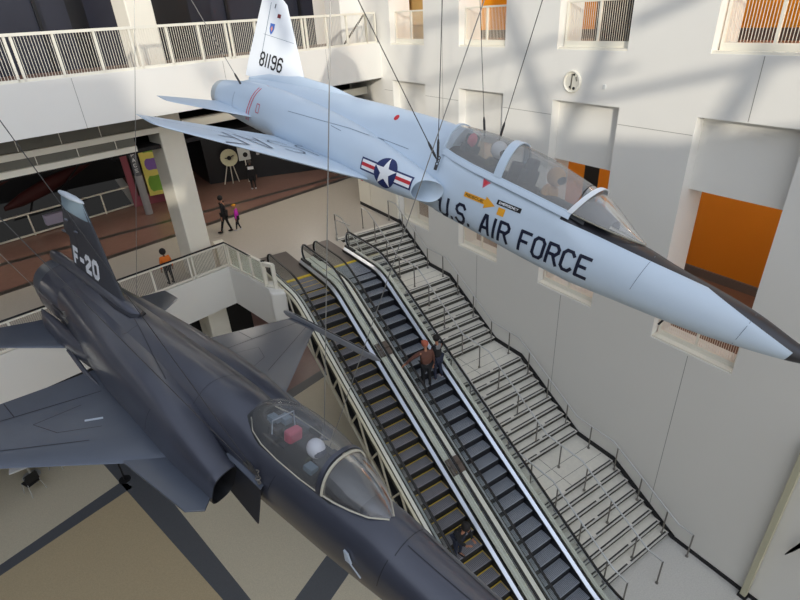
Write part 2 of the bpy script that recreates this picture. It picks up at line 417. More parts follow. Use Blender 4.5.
# upper level slab with its big white face
def upper():
    bm = NB()
    slab(bm, [(-16, yb(-16)+.3), (XW, yb(XW)+.3), (XW, 22.1), (26, 22.1), (26, 44), (-16, 44)], -2.30, ZU, 0)
    struct('floor_upper', bm, M['floorbrown'])
    bm = NB()
    prism(bm, [(-16, yb(-16), 0), (XW, yb(XW), 0), (XW, yb(XW)+.3, 0), (-16, yb(-16)+.3, 0)], (0, 0, -2.30), (0, 0, -1.04))
    struct('wall_balcony_face', bm, M['wall'])
    bm = NB()
    for x in (.88, -3.2, 5.1, 9.1):
        a = Vector((x, yb(x)-.003, 0)); prism(bm, [a, a+BD*.012, a+BD*.012+BN*.02, a+BN*.02], (0, 0, -2.3), (0, 0, -1.06))
    struct('trim_4', bm, mat('wall_joint', (150, 148, 142), .8))
    bm = NB()   # ceiling under the upper level
    slab(bm, [(-16, yb(-16)+1.6), (XW, yb(XW)+1.6), (26, 24), (26, 44), (-16, 44)], -3.5, -3.38)
    struct('ceiling', bm, M['dim'])
    # layered bands below the balcony: grey panels and white ledges, left of the column
    xr = 2.95
    def band(z0, z1, off, m, nm):
        nonlocal xr
        bm = NB(); prism(bm, [(-16, yb(-16, off), 0), (xr, yb(xr, off), 0), (xr, yb(xr, off)+.2, 0), (-16, yb(-16, off)+.2, 0)], (0, 0, z0), (0, 0, z1))
        struct(nm, bm, m)
    band(-2.83, -2.30, 1.42, M['soffit'], 'trim_5'); band(-2.97, -2.80, 1.30, M['cream'], 'trim_6')
    xr = 2.12; band(-3.25, -2.95, 1.42, M['soffit'], 'trim_7'); band(-3.39, -3.22, 1.30, M['cream'], 'trim_8')
    bm = NB()
    for k in range(16):
        x = -14.5+k*1.05; y = yb(x, 1.42)-.004
        box(bm, x-.01, x+.01, y, y+.03, -2.83, -2.32); box(bm, x+.3, x+.32, y, y+.1, -3.25, -2.97)
    struct('trim_9', bm, M['cream'])
    # beam continuing right of the column
    bm = NB(); prism(bm, [(3.7, yb(3.7, 1.3), 0), (XW, yb(XW, 1.3), 0), (XW, yb(XW, 1.3)+.25, 0), (3.7, yb(3.7, 1.3)+.25, 0)], (0, 0, -3.0), (0, 0, -2.72))
    struct('trim_10', bm, M['cream'])
    bm = NB(); prism(bm, [(8.9, yb(8.9, .4), 0), (XW, yb(XW, .12), 0), (XW, yb(XW, 2.5), 0), (11.0, yb(11.0, 2.5), 0)], (0, 0, -2.36), (0, 0, -2.3))
    struct('trim_11', bm, M['soffit'])
    # back wall of the upper gallery: dark glazing and curtains
    for a, b, mm in ((-16, 1.6, 'darkglass'), (1.6, 2.1, 'black'), (2.1, 4.2, 'darkglass'), (4.2, 5.5, 'black'), (5.5, 11.0, 'darkglass'), (11.0, 12.4, 'wall')):
        bm = NB(); prism(bm, [(a, yb(a, 4.2), 0), (b, yb(b, 4.2), 0), (b, yb(b, 4.2)+.3, 0), (a, yb(a, 4.2)+.3, 0)], (0, 0, ZU), (0, 0, 5.5))
        struct('wall_gallery', bm, M[mm])
    bm = NB()
    x0, x1 = 11.25, 12.6   # white pier where the balcony meets the right wall
    box(bm, 10.9, 11.8, 20.8, 22.1, ZU, 6); struct('wall_gallery_pier', bm, M['wall'])
upper()
bm = NB()
for x in (-11.5, -8.9, -6.3, -3.9, -1.6, .7, 6.9, 8.6, 10.2):
    a = Vector((x, yb(x, 4.2), 0)); prism(bm, [a, a+BD*.09, a+BD*.09-BN*.1, a-BN*.1], (0, 0, ZU), (0, 0, 5.5))
struct('trim_12', bm, M['black'])
# big columns through both levels
bm = NB()
a = Vector((2.92, 18.74, 0))
prism(bm, [a, a+BD*.80, a+BD*.80+BN*.95, a+BN*.95], (0, 0, ZL), (0, 0, 6))
label(struct('column', bm, M['cream'], bevel=.03), 'tall white square column through both balcony levels', 'column')
bm = NB(); box(bm, 3.92, 4.26, 19.2, 19.6, ZM, ZM+.88)
box(bm, 3.90, 4.28, 19.18, 19.62, ZM+.88, ZM+.94)
label(obj('pedestal', bm, M['cream'], bevel=.01), 'short cream pedestal just right of the big column', 'pedestal')

# ------------------------------------------------------------------ railings on the balconies
def rail_run(t, p0, p1, nb, bars, h, zb, double=(), m=None, barm=None, top=.07, endx=False):
    m = m or M['creamrail']
    p0 = Vector(p0); p1 = Vector(p1); d = p1-p0; n = Vector((-d.y, d.x, 0)).normalized()
    L = d.length; dn_ = d.normalized()
    def strip(z0, z1, w, name, mm=m):
        bm = NB(); prism(bm, [p0-n*w/2, p1-n*w/2, p1+n*w/2, p0+n*w/2], (0, 0, z0), (0, 0, z1)); return obj(name, bm, mm, t)
    strip(h-top, h, .09, 'top_rail'); strip(zb, zb+.07, .06, 'bottom_rail')
    for k in range(nb+1):
        c = p0+d*(k/nb)
        offs = (-.07, .07) if k in double else (0,)
        for o_ in offs:
            q = c+dn_*o_
            bm = NB(); prism(bm, [q-dn_*.028-n*.03, q+dn_*.028-n*.03, q+dn_*.028+n*.03, q-dn_*.028+n*.03], (0, 0, 0), (0, 0, h-top)); obj('post', bm, m, t)
    if bars:
        for k in range(nb):
            bm = NB(); a = p0+d*(k/nb); b = p0+d*((k+1)/nb)
            for j in range(1, bars):
                q = a+(b-a)*(j/bars); w = .005
                prism(bm, [q-dn_*w-n*w, q+dn_*w-n*w, q+dn_*w+n*w, q-dn_*w+n*w], (0, 0, zb+.07), (0, 0, h-top))
            obj('bar_panel', bm, barm or m, t)
t = empty('balcony_railing', (0, 0, -1.04)); label(t, 'long white barred railing along the edge of the top left balcony', 'railing')
xs = [-8.6+k*1.36 for k in range(16)]
rail_run(t, (-8.65, yb(-8.65)+.06, 0), (11.15, yb(11.15)+.06, 0), 21, 14, 1.06, .0, double=(0, 3, 6, 9, 12, 15, 18)); rail_run(t, (11.15, yb(11.15)+.06, 0), (11.62, yb(11.62)+.06, 0), 1, 7, 1.06, .0)
bm = NB(); bar(bm, (10.3, yb(10.3)+.5, .05), (11.4, yb(11.4)+.5, 1.0), .05); obj('diagonal_brace', bm, M['darkmetal'], t)

t = empty('mezzanine_balustrade', (0, 0, ZM+.14)); label(t, 'cream balustrade with dark handrail on the mezzanine edge by the big column', 'railing')
rail_run(t, (-13.5, ym(-13.5)-.0, 0), (4.12, 18.80, 0), 13, 26, .93, .04, double=(12,), barm=M['railbar'], top=.05)
rail_run(t, (4.17, 18.7, 0), (4.66, 16.35, 0), 3, 0, .93, .04, top=.05)
bm = NB(); tube(bm, [(-13.5, ym(-13.5), .96), (4.13, 18.80, .96), (4.42, 17.4, .93), (4.62, 16.5, .87), (4.72, 16.2, .96)], .032); obj('handrail', bm, M['rubber'], t, smooth=True)
bm = NB()
for p, q in (((4.66, 16.25, -.1), (4.66, 16.25, .9)), ((4.86, 15.85, -.1), (4.86, 15.85, .9)), ((4.66, 16.25, .87), (4.86, 15.85, .87)), ((4.66, 16.25, 0), (4.86, 15.85, 0))):
    bar(bm, p, q, .12)
obj('end_frame', bm, M['creamrail'], t)
bm = NB()
for a, b in (((4.2, 18.55), (4.33, 17.95)), ((4.36, 17.8), (4.49, 17.2)), ((4.52, 17.0), (4.64, 16.45))):
    prism(bm, [(a[0], a[1], .1), (b[0], b[1], .1), (b[0], b[1], .86), (a[0], a[1], .86)], (0, 0, 0), (.012, 0, 0))
obj('glass_infill', bm, M['esglass'], t)

t = empty('void_railing', (0, 0, ZM)); label(t, 'white open-bay railing far back on the mezzanine behind the grey fin', 'railing')
rail_run(t, (-13.0, 25.0, 0), (2.75, 30.15, 0), 10, 0, 1.07, .05, double=(0, 2, 4, 6, 8), top=.06)

# ------------------------------------------------------------------ stairs
RISE = (ZM-ZL)/36; TR = .305
def stairs():
    t = empty('staircase', (8.64, 4.6, ZL)); label(t, 'wide grey stone staircase beside the white right wall', 'staircase')
    X0, X1 = 8.64, XW-.04
    def rel(x, y, z): return (x-8.64, y-4.6, z-ZL)
    edges = []
    starts = [(18.64, 0, 8), (15.08, 8, 10), (12.30-.0, 18, 10), (0, 28, 8)]
    nos = []
    y = 18.64
    flights = [(18.64, 0, 8), (15.08, 8, 10), (10.94, 18, 10), (6.76, 28, 8)]
    flat_end = {8: (16.50, 15.08), 18: (12.33, 10.94), 28: (8.19, 6.76)}
    for fi, (ys, r0, n) in enumerate(flights):
        for k in range(n):
            yn = ys-TR*k; zt = ZM-RISE*(r0+k)
            yn_next = yn-TR
            nos.append((yn, zt, r0+k))
    nos.sort(key=lambda a: -a[1])
    for i, (yn, zt, idx) in enumerate(nos):
        # this nosing is the front edge of the tread at zt; tread runs back to the previous nosing
        yback = nos[i-1][0] if i else yn+.30
        bm = NB()
        a = rel(X0, yn, zt-RISE-.0); b = rel(X1, yback, zt)
        box(bm, a[0], b[0], a[1]+.02, b[1]+.03, a[2], b[2]-.03, 1)
        box(bm, a[0], b[0], a[1], b[1]+.02, b[2]-.03, b[2], 0)
        o = obj('landing' if yback-yn > .6 else 'step', bm, [M['stone'], M['riser']], t)
        bm = NB()
        off = .12*(idx % 3)
        g_ = .85+.42*((idx*3) % 4); segs = ((.06, g_), (g_+.14, X1-X0-.05))
        for s0, s1 in segs: box(bm, s0, s1, a[1]+.04, a[1]+.085, b[2], b[2]+.004)
        obj('anti_slip_strip', bm, M['strip'], o)
        if yback-yn > .6:
            bm = NB()
            for yy in (.42, .88): box(bm, .02, X1-X0-.02, a[1]+yy, a[1]+yy+.012, b[2], b[2]+.002)
            box(bm, 1.3, 1.312, a[1]+.08, b[1], b[2], b[2]+.002); obj('paving_joint', bm, M['riser'], o)
        bm = NB(); box(bm, 0, X1-X0, a[1]-.006, a[1]+.032, b[2]-.012, b[2]+.002)
        obj('nosing', bm, M['nosing'], o)
    # solid underside
    bm = NB()
    pts = [(18.9, ZM-.05), (18.64, ZM-.2)]
    for (yn, zt, idx) in nos: pts.append((yn+.06, zt-RISE))
    prof = [(18.95, ZM-.04), (18.95, ZM-1.4)]
    low = [(4.63, ZL), (18.95, ZL+3.6)]
    poly = [(18.95, ZM-.25)]+[(yn+.07, zt-RISE-.0) for (yn, zt, idx) in nos]+[(18.95, ZL+1.0)]
    prism(bm, [(0, p[0]-4.6, p[1]-ZL) for p in poly], (.02, 0, 0), (X1-X0-.02, 0, 0))
    obj('stair_body', bm, M['riser'], t)
    # dark skirting on the wall following the flights
    bm = NB()
    path = [(19.0, ZM), (18.64, ZM), (16.45, ZM-8*RISE), (15.08, ZM-8*RISE), (12.30, ZM-18*RISE), (10.94, ZM-18*RISE), (8.16, ZM-28*RISE), (6.76, ZM-28*RISE), (4.45, ZL), ]
    for (ya, za), (yb_, zb_) in zip(path[:-1], path[1:]):
        up = .16
        p = [(X1-8.64, ya-4.6, za-ZL-.05), (X1-8.64, yb_-4.6, zb_-ZL-.05), (X1-8.64, yb_-4.6, zb_-ZL+up), (X1-8.64, ya-4.6, za-ZL+up)]
        prism(bm, p, (0, 0, 0), (.03, 0, 0))
    obj('wall_stringer', bm, M['darkmetal'], t)
    return path
PATH = stairs()
def zst(y):
    """walking height along the stairs (nosing line)"""
    for (ya, za), (yb_, zb_) in zip(PATH[:-1], PATH[1:]):
        if yb_ <= y <= ya: return za+(zb_-za)*(ya-y)/(ya-yb_)
    return ZM if y > 18.6 else ZL
def stair_rail(x, ytop, ybot, lab, hooks=True):
    t = empty('stair_handrail', (x, 0, 0)); label(t, lab, 'handrail', 'metal handrails on the stone staircase')
    H = .93
    ys = [ytop]+[y for y, z in PATH[1:-1] if ybot < y < ytop]+[ybot+.45, ybot]
    pts = [(0, y, zst(y)+H) for y in ys]
    bm = NB(); tube(bm, pts, .025, 8); obj('rail', bm, M['steel'], t, smooth=True)
    posts = [ytop, 18.15, 17.25, 16.35, 15.3, 14.35, 13.4, 12.35, 11.4, 10.4, 9.46, 8.57, 7.57, 6.57, 5.66, 4.73, ybot]
    for y in posts:
        if y > ytop or y < ybot: continue
        bm = NB(); z = zst(y); tube(bm, [(0, y, z+.004), (0, y, z+H)], .023, 6)
        tube(bm, [(0, y, zst(y)-.0), (0, y, zst(y)+.03)], .045, 8)
        obj('post', bm, M['railbar'], t)
stair_rail(11.58, 19.25, 3.92, 'steel handrail of the stairs standing close to the right wall')
stair_rail(10.18, 19.17, 3.93, 'steel handrail down the middle of the stone staircase')
stair_rail(8.92, 19.25, 4.1, 'steel handrail at the stairs edge next to the escalator')
t = empty('queue_rail', (8.62, 18.5, ZM)); label(t, 'small steel hoop rail between escalator top and staircase', 'handrail')
bm = NB(); tube(bm, [(0, .1, 0), (0, .1, .9), (.02, -.05, .95), (.14, -.9, .95)], .02, 8); obj('hoop', bm, M['steel'], t, smooth=True)

# ------------------------------------------------------------------ escalators
SL = .566; Y1 = 14.75; Y0 = Y1-(ZM-ZL)/SL
def zn(y):
    k = .55
    def sp(t, k):   # smooth ramp
        return t if t > k else (0 if t < -k else (t+k)**2/(4*k))
    return ZM-SL*sp(Y1-y, k)+SL*sp(Y0-y, k)
STEP = .365
def escalator(xc, lab, treadm, yellow, xl_out, xr_out, left_truss):
    t = empty('escalator', (xc, Y0, ZL)); label(t, lab, 'escalator', 'the two escalators beside the stairs')
    R_ = lambda x, y, z: (x-xc, y-Y0, z-ZL)
    HW = .5
    # steps: every one its own part
    y = Y1+1.55; proto = None
    n = 0
    ystop = Y0-1.5
    cur = y
    while cur > ystop:
        nxt = cur-STEP
        zt = zn(cur-STEP*.5+.10) if True else 0
        # tread from nxt (front) to cur (back), flat at zt
        zt = zn(nxt+.02)+ (0 if abs(zn(nxt)-zn(cur)) < .02 else .0)
        zlow = zn(nxt-STEP+.02)
        bm = NB()
        x0, x1 = -HW, HW
        yf = nxt-Y0; ybk = cur-Y0; z = zt-ZL
        prof = [(yf+.01, z-max(.04, zt-zlow)-.02), (yf-.0, z-.03), (yf+.012, z-.004), (yf+.03, z), (ybk-.004, z), (ybk-.004, z-.05), (ybk-.02, z-max(.06, zt-zlow)-.02)]
        prism(bm, [(0, a, b) for a, b in prof], (x0, 0, 0), (x1, 0, 0), 0)
        for f in bm.faces:
            f.normal_update()
            if f.calc_center_median().y < yf+.012 and abs(f.normal.x) < .5: f.material_index = 1
        o = obj('step', bm, [treadm, M['eriser']], t)
        bm = NB()
        for k in range(24):
            x = -HW+.03+k*(2*HW-.06)/23; box(bm, x-.006, x+.006, yf+.035, ybk-.03, z, z+.004)
        obj('tread_cleats', bm, mat('tread_groove', (84, 87, 94), .5, .3), o)
        if yellow:
            bm = NB(); box(bm, -HW+.01, HW-.01, ybk-.035, ybk-.006, z, z+.006); box(bm, HW-.03, HW-.012, yf+.03, ybk, z, z+.005)
            obj('yellow_line', bm, M['yellow2'], o)
        cur = nxt; n += 1
    yt = Y1+1.6
    bm = NB(); box(bm, -HW, HW, yt-.04-Y0, yt+.10-Y0, ZM-ZL-.02, ZM-ZL+.012); obj('comb_plate', bm, M['yellow'], t)
    bm = NB(); box(bm, -.62, .62, yt+.1-Y0, 19.0-Y0, ZM-ZL-.04, ZM-ZL+.010); obj('landing_plate', bm, M['plate'], t)
    yb_ = Y0-1.55
    bm = NB(); box(bm, -HW, HW, yb_-.1-Y0, yb_+.04-Y0, -.02, .012); obj('comb_plate', bm, M['yellow'], t)
    bm = NB(); box(bm, -.62, .62, yb_-2.2-Y0, yb_-.1-Y0, -.04, .012); obj('landing_plate', bm, M['plate'], t)
    ys = [yb_-.8+(yt+1.1-(yb_-.8))*k/72 for k in range(73)]
    def strip(fx0, fx1, z0, z1, name, m, y0=None, y1=None):
        bm = NB(); yy = [q for q in ys if (y0 is None or q >= y0) and (y1 is None or q <= y1)]
        rr = []
        for q in yy:
            zb = zn(q)-ZL
            rr.append([bm.verts.new((a, q-Y0, zb+b)) for a, b in ((fx0, z0), (fx1, z1), (fx1, z1-.03), (fx0, z0-.03))])
        for a, b in zip(rr[:-1], rr[1:]):
            for k in range(4): bm.faces.new([a[k], a[(k+1) % 4], b[(k+1) % 4], b[k]])
        bm.faces.new(rr[0]); bm.faces.new(rr[-1])
        return obj(name, bm, m, t, smooth=True)
    for s in (-1, 1):
        # dark skirt
        bm = NB(); rr = []
        for q in ys:
            zb = zn(q)-ZL; rr.append([bm.verts.new((s*(HW+.005), q-Y0, zb-.25)), bm.verts.new((s*(HW+.005), q-Y0, zb+.10)), bm.verts.new((s*(HW+.03), q-Y0, zb+.10)), bm.verts.new((s*(HW+.03), q-Y0, zb-.25))])
        for a, b in zip(rr[:-1], rr[1:]):
            for k in range(4): bm.faces.new([a[k], a[(k+1) % 4], b[(k+1) % 4], b[k]])
        obj('skirt_panel', bm, M['skirt'], t)
        strip(s*(HW+.035), s*(HW+.125), .12, .18, 'inner_deck', M['steelbright'])
        strip(s*(HW+.125), s*(HW+.165), .20, .20, 'glass_gasket', M['rubber'])
        # glass with rounded ends, handrail round it
        gx = s*(.645 if (left_truss and s < 0) else .70)
        top = [(q, zn(q)+.90) for q in ys if yb_-.55 <= q <= yt+.72]
        bt, tt = top[0], top[-1]
        def arc(c, r, a0, a1, n_=10): return [(c[0]+r*cos(a0+(a1-a0)*k/n_), c[1]+r*sin(a0+(a1-a0)*k/n_)) for k in range(1, n_+1)]
        r = .38
        pb = arc((bt[0], bt[1]-r), r, PI/2, PI*1.45)[::-1]; pt_ = arc((tt[0], tt[1]-r), r, PI/2, -PI*.45)
        loop = pb+top+pt_
        bm = NB(); tube(bm, [(gx, a-Y0, b-ZL) for a, b in loop], .040, 8, flat=.62); obj('handrail', bm, M['rubber'], t, smooth=True)
        bm = NB(); tube(bm, [(gx-s*.035, a-Y0, b-ZL-.022) for a, b in loop], .013, 6); obj('handrail_guide', bm, M['steelbright'], t, smooth=True)
        bm = NB()
        lo = [(a, zn(a)+.2) for a, b in top]
        va = [bm.verts.new((gx, a-Y0, b-.03-ZL)) for a, b in top]; vb = [bm.verts.new((gx, a-Y0, b-ZL)) for a, b in lo]
        vc = [bm.verts.new((gx+.012, a-Y0, b-.03-ZL)) for a, b in top]; vd = [bm.verts.new((gx+.012, a-Y0, b-ZL)) for a, b in lo]
        for k in range(len(va)-1):
            bm.faces.new([va[k], va[k+1], vb[k+1], vb[k]])
        # rounded ends
        for end, arc_, base in ((0, pb[::-1], lo[0]), (-1, pt_, lo[-1])):
            c = bm.verts.new((gx, base[0]-Y0, base[1]-ZL)); prev = va[end]
            for a, b in arc_:
                v = bm.verts.new((gx, a-Y0, b-ZL)); bm.faces.new([prev, v, c]); prev = v
        for v in vc+vd: bm.verts.remove(v)
        obj('glass_panel', bm, M['esglass'], t)
        # joints between glass panels
        for q in [Y0+.6+k*1.9 for k in range(6)]:
            pass
    # outer decks
    strip(xl_out, -.66 if left_truss else -.715, .17, .20, 'outer_deck', M['deck']); strip(.715, xr_out, .20, .17, 'outer_deck', M['deck'])
    # newel base blocks
    for s in (-1, 1):
        for q, zz in ((yt+.85, ZM), (yb_-.7, ZL)):
            bm = NB(); box(bm, s*.69-.07, s*.69+.07, q-.42-Y0, q+.3-Y0, zz-ZL, zz-ZL+.24); obj('newel_base', bm, M['darkmetal'], t, bevel=.03)
    # truss casing underneath
    bm = NB(); rr = []
    for q in ys:
        zb = zn(q)-ZL
        rr.append([bm.verts.new(p) for p in ((xl_out+.02, q-Y0, zb-1.0), (xr_out-.02, q-Y0, zb-1.0), (xr_out-.02, q-Y0, zb-1.05), (xl_out+.02, q-Y0, zb-1.05))])
    for a, b in zip(rr[:-1], rr[1:]):
        for k in range(4): bm.faces.new([a[k], a[(k+1) % 4], b[(k+1) % 4], b[k]])
    obj('underside_casing', bm, M['darkmetal'], t)
    if left_truss:
        x = xl_out-.045
        strip(x-.05, x+.02, .12, .12, 'upper_chord', M['truss'])
        strip(x-.05, x+.02, -1.02, -1.02, 'lower_chord', M['truss'])
        strip(x-.03, x+.02, .02, .02, 'inner_chord', M['truss'])
        q = Y0+.6; k = 0
        while q < Y1+.6:
            bm = NB(); a = (x-.03, q-Y0, zn(q)-ZL-1.02); b = (x-.03, q+.55-Y0, zn(q+.55)-ZL+.06); c = (x-.03, q+1.1-Y0, zn(q+1.1)-ZL-1.02)
            bar(bm, a, b, .05, .05); obj('truss_diagonal', bm, M['truss'], t)
            bm = NB(); bar(bm, b, c, .05, .05); obj('truss_diagonal', bm, M['truss'], t)
            q += 1.1; k += 1
        # machinery panels glimpsed behind the lattice
        bm = NB(); rr = []
        for q in ys:
            zb = zn(q)-ZL; rr.append([bm.verts.new((x+.22, q-Y0, zb-1.0)), bm.verts.new((x+.22, q-Y0, zb+.1)), bm.verts.new((x+.25, q-Y0, zb+.1)), bm.verts.new((x+.25, q-Y0, zb-1.0))])
        for a, b in zip(rr[:-1], rr[1:]):
            for k in range(4): bm.faces.new([a[k], a[(k+1) % 4], b[(k+1) % 4], b[k]])
        obj('side_panel', bm, mat('lattice_backing', (92, 92, 82), .6), t)
    else:
        bm = NB(); rr = []
        for q in ys:
            zb = zn(q)-ZL; rr.append([bm.verts.new((xr_out-.02, q-Y0, zb-.8)), bm.verts.new((xr_out-.02, q-Y0, zb+.16)), bm.verts.new((xr_out, q-Y0, zb+.16)), bm.verts.new((xr_out, q-Y0, zb-.8))])
        for a, b in zip(rr[:-1], rr[1:]):
            for k in range(4): bm.faces.new([a[k], a[(k+1) % 4], b[(k+1) % 4], b[k]])
        obj('side_panel', bm, M['deck'], t)
    return t
esl = escalator(5.87, 'left escalator with yellow step lines, partly behind the dark grey jet', M['tread2'], True, -.75, .925, True)
esr = escalator(7.75, 'right escalator next to the staircase, carrying two standing riders', M['tread'], False, -.915, .86, False)
# brown cross pieces over the decks between the escalators
for yy, nm in ((8.35, 'brown cross piece between the escalators, lower of the two'), (12.0, 'brown cross piece between the escalators, upper of the two')):
    bm = NB()
    for x0, x1, z in ((6.60, 6.80, .225), (6.86, 7.04, .225)):
        p = [(x0, yy, zn(yy)+z), (x1, yy, zn(yy)+z), (x1, yy+.42, zn(yy+.42)+z), (x0, yy+.42, zn(yy+.42)+z)]
        prism(bm, p, (0, 0, -.02), (0, 0, .02))
    bar(bm, (6.62, yy+.2, zn(yy+.2)+.27), (7.03, yy+.2, zn(yy+.2)+.27), .05)
    label(obj('deck_cross_piece', bm, mat('brown_cross_piece', (110, 96, 88), .5), bevel=.004), nm, 'cover plate', 'brown cross pieces between the escalators')

# ------------------------------------------------------------------ aircraft tools
def Bp(a, r, u): return Vector((-a, -r, u))
def interp(secs, k=4):
    """catmull-rom densify of numeric tuples"""
    out = []; n = len(secs)
    for i in range(n-1):
        p0 = secs[max(i-1, 0)]; p1 = secs[i]; p2 = secs[i+1]; p3 = secs[min(i+2, n-1)]
        for j in range(k):
            t_ = j/k; row = []
            for q in range(len(p1)):
                h1 = p2[0]-p1[0] or 1
                m1 = (p2[q]-p0[q])/((p2[0]-p0[0]) or 1)*h1; m2 = (p3[q]-p1[q])/((p3[0]-p1[0]) or 1)*h1
                dlt = p2[q]-p1[q]
                if q and (abs(dlt) < 1e-9): m1 = m2 = 0
                elif q:
                    if m1/dlt < 0: m1 = 0
                    if m2/dlt < 0: m2 = 0
                    m1 = max(-3*abs(dlt), min(3*abs(dlt), m1)); m2 = max(-3*abs(dlt), min(3*abs(dlt), m2))
                t2 = t_*t_; t3 = t2*t_
                row.append((2*t3-3*t2+1)*p1[q]+(t3-2*t2+t_)*m1+(-2*t3+3*t2)*p2[q]+(t3-t2)*m2)
            out.append(tuple(row))
    out.append(secs[-1]); return out
def ring(a, rc, w, ut, ub, uc, e=2.3, n=64, slant=0., rslant=0.):
    pts = []
    for k in range(n):
        th = 2*PI*k/n; c_ = cos(th); s_ = sin(th)
        x = w*math.copysign(abs(c_)**(2/e), c_); h = (ut-uc) if s_ >= 0 else (uc-ub)
        z = h*math.copysign(abs(s_)**(2/e), s_)
        pts.append(Bp(a+slant*(z/(abs(ut-ub)+1e-6))+rslant*x/w*(1 if rc >= 0 else -1), rc+x, uc+z))
    return pts
def loft(bm, rings, cap0=True, cap1=True, mi=0):
    vr = [[bm.verts.new(p) for p in r] for r in rings]; n = len(vr[0])
    for a, b in zip(vr[:-1], vr[1:]):
        for k in range(n):
            f = bm.faces.new([a[k], a[(k+1) % n], b[(k+1) % n], b[k]]); f.material_index = mi
    if cap0: bm.faces.new(vr[0]).material_index = mi
    if cap1: bm.faces.new(vr[-1]).material_index = mi
    return vr
def bvh_of(bms):
    vs = []; fs = []
    for bm in bms:
        off = len(vs); bm.verts.index_update(); vs += [v.co.copy() for v in bm.verts]; fs += [[v.index+off for v in f.verts] for f in bm.faces]
    return BVHTree.FromPolygons(vs, fs)
def wing(name, stations, th, m, parent, n=14):
    """stations: (r, a_le, a_te, u)"""
    bm = NB(); rr = []
    for (r, al, at_, u) in stations:
        c = at_-al; pts = []
        for side in (1, -1):
            rng = range(n+1) if side == 1 else range(n-1, 0, -1)
            for k in rng:
                x = .5*(1-cos(PI*k/n)); y = 5*th*(.2969*x**.5-.126*x-.3516*x*x+.2843*x**3-.1036*x**4)
                pts.append(Bp(al+x*c, r, u+side*y*c))
        rr.append(pts)
    loft(bm, rr)
    return bm, obj(name, bm.copy() if False else bm, m, parent, smooth=True, angle=40)
def wing_bm(stations, th, n=14, vertical=False):
    bm = NB(); rr = []
    for (r, al, at_, u) in stations:
        c = at_-al; pts = []
        for side in (1, -1):
            rng = range(n+1) if side == 1 else range(n-1, 0, -1)
            for k in rng:
                x = .5*(1-cos(PI*k/n)); y = 5*th*(.2969*x**.5-.126*x-.3516*x*x+.2843*x**3-.1036*x**4)*c*side
                pts.append(Bp(al+x*c, r+(y if vertical else 0), u+(0 if vertical else y)))
        rr.append(pts)
    loft(bm, rr); return bm
# stroke lettering, on a 4 x 6 grid
GL = {
 'U': [[(0,6),(0,1),(1,0),(3,0),(4,1),(4,6)]], 'S': [[(4,5),(3,6),(1,6),(0,5),(0,4),(1,3),(3,3),(4,2),(4,1),(3,0),(1,0),(0,1)]],
 '.': [[(0,.0),(0,.5)]], 'A': [[(0,0),(1.6,6),(2.4,6),(4,0)],[(.7,2),(3.3,2)]], 'I': [[(0,0),(0,6)]],
 'R': [[(0,0),(0,6),(3,6),(4,5),(4,4),(3,3),(0,3)],[(2.1,3),(4.1,0)]], 'F': [[(0,0),(0,6),(4,6)],[(0,3),(3,3)]],
 'O': [[(1,0),(0,1),(0,5),(1,6),(3,6),(4,5),(4,1),(3,0),(1,0)]], 'C': [[(4,5),(3,6),(1,6),(0,5),(0,1),(1,0),(3,0),(4,1)]],
 'E': [[(4,6),(0,6),(0,0),(4,0)],[(0,3),(3,3)]], '8': [[(1,3),(0,4),(0,5),(1,6),(3,6),(4,5),(4,4),(3,3),(1,3),(0,2),(0,1),(1,0),(3,0),(4,1),(4,2),(3,3)]],
 '1': [[(0,0),(0,6)]], '9': [[(0,1),(1,0),(3,0),(4,1),(4,5),(3,6),(1,6),(0,5),(0,4),(1,3),(3,3),(4,3.6)]],
 '6': [[(4,5),(3,6),(1,6),(0,5),(0,1),(1,0),(3,0),(4,1),(4,2.4),(3,3.4),(1,3.4),(0,2.6)]],
 '2': [[(0,5),(1,6),(3,6),(4,5),(4,4),(0,1),(0,0),(4,0)]], '0': [[(1,0),(0,1),(0,5),(1,6),(3,6),(4,5),(4,1),(3,0),(1,0)]],
 '-': [[(0,3),(3,3)]], 'H': [[(0,0),(0,6)],[(4,0),(4,6)],[(0,3),(4,3)]], 'N': [[(0,0),(0,6),(4,0),(4,6)]], 'T': [[(2,0),(2,6)],[(0,6),(4,6)]],
 'L': [[(0,6),(0,0),(4,0)]], 'D': [[(0,0),(0,6),(3,6),(4,5),(4,1),(3,0),(0,0)]], 'Y': [[(0,6),(2,3),(4,6)],[(2,3),(2,0)]], 'G': [[(4,5),(3,6),(1,6),(0,5),(0,1),(1,0),(3,0),(4,1),(4,3),(2.4,3)]],
 'P': [[(0,0),(0,6),(3,6),(4,5),(4,4),(3,3),(0,3)]], 'M': [[(0,0),(0,6),(2,3),(4,6),(4,0)]],
}
WID = {'.': .9, 'I': .9, '1': .9, '-': 3}
def text_quads(s, x0, x1, y0, y1, stroke, gap=1.4):
    """returns polygons (2d) of the stroked text fitted in the box"""
    w = sum(WID.get(c, 4) if c != ' ' else 1.6 for c in s)+gap*(len(s)-1)
    sx = (x1-x0-stroke)/(w if w else 1); sy = (y1-y0-stroke)/6; cx = x0+stroke/2; out = []
    for c in s:
        if c != ' ':
            for pl in GL[c]:
                P = [Vector((cx+px*sx+(.35*sx if c in '.I1' else 0), y0+stroke/2+py*sy)) for px, py in pl]
                for a, b in zip(P[:-1], P[1:]):
                    d = (b-a)
                    if d.length < 1e-6: continue
                    d.normalize(); nn = Vector((-d.y, d.x))*stroke/2; e = d*stroke*.32
                    nseg = max(1, int((b-a).length/.035))
                    A = a-e; Bq = b+e
                    for k in range(nseg):
                        p = A+(Bq-A)*k/nseg; q = A+(Bq-A)*(k+1)/nseg
                        out.append([p+nn, p-nn, q-nn, q+nn])
        cx += ((WID.get(c, 4) if c != ' ' else 1.6)+gap)*sx
    return out
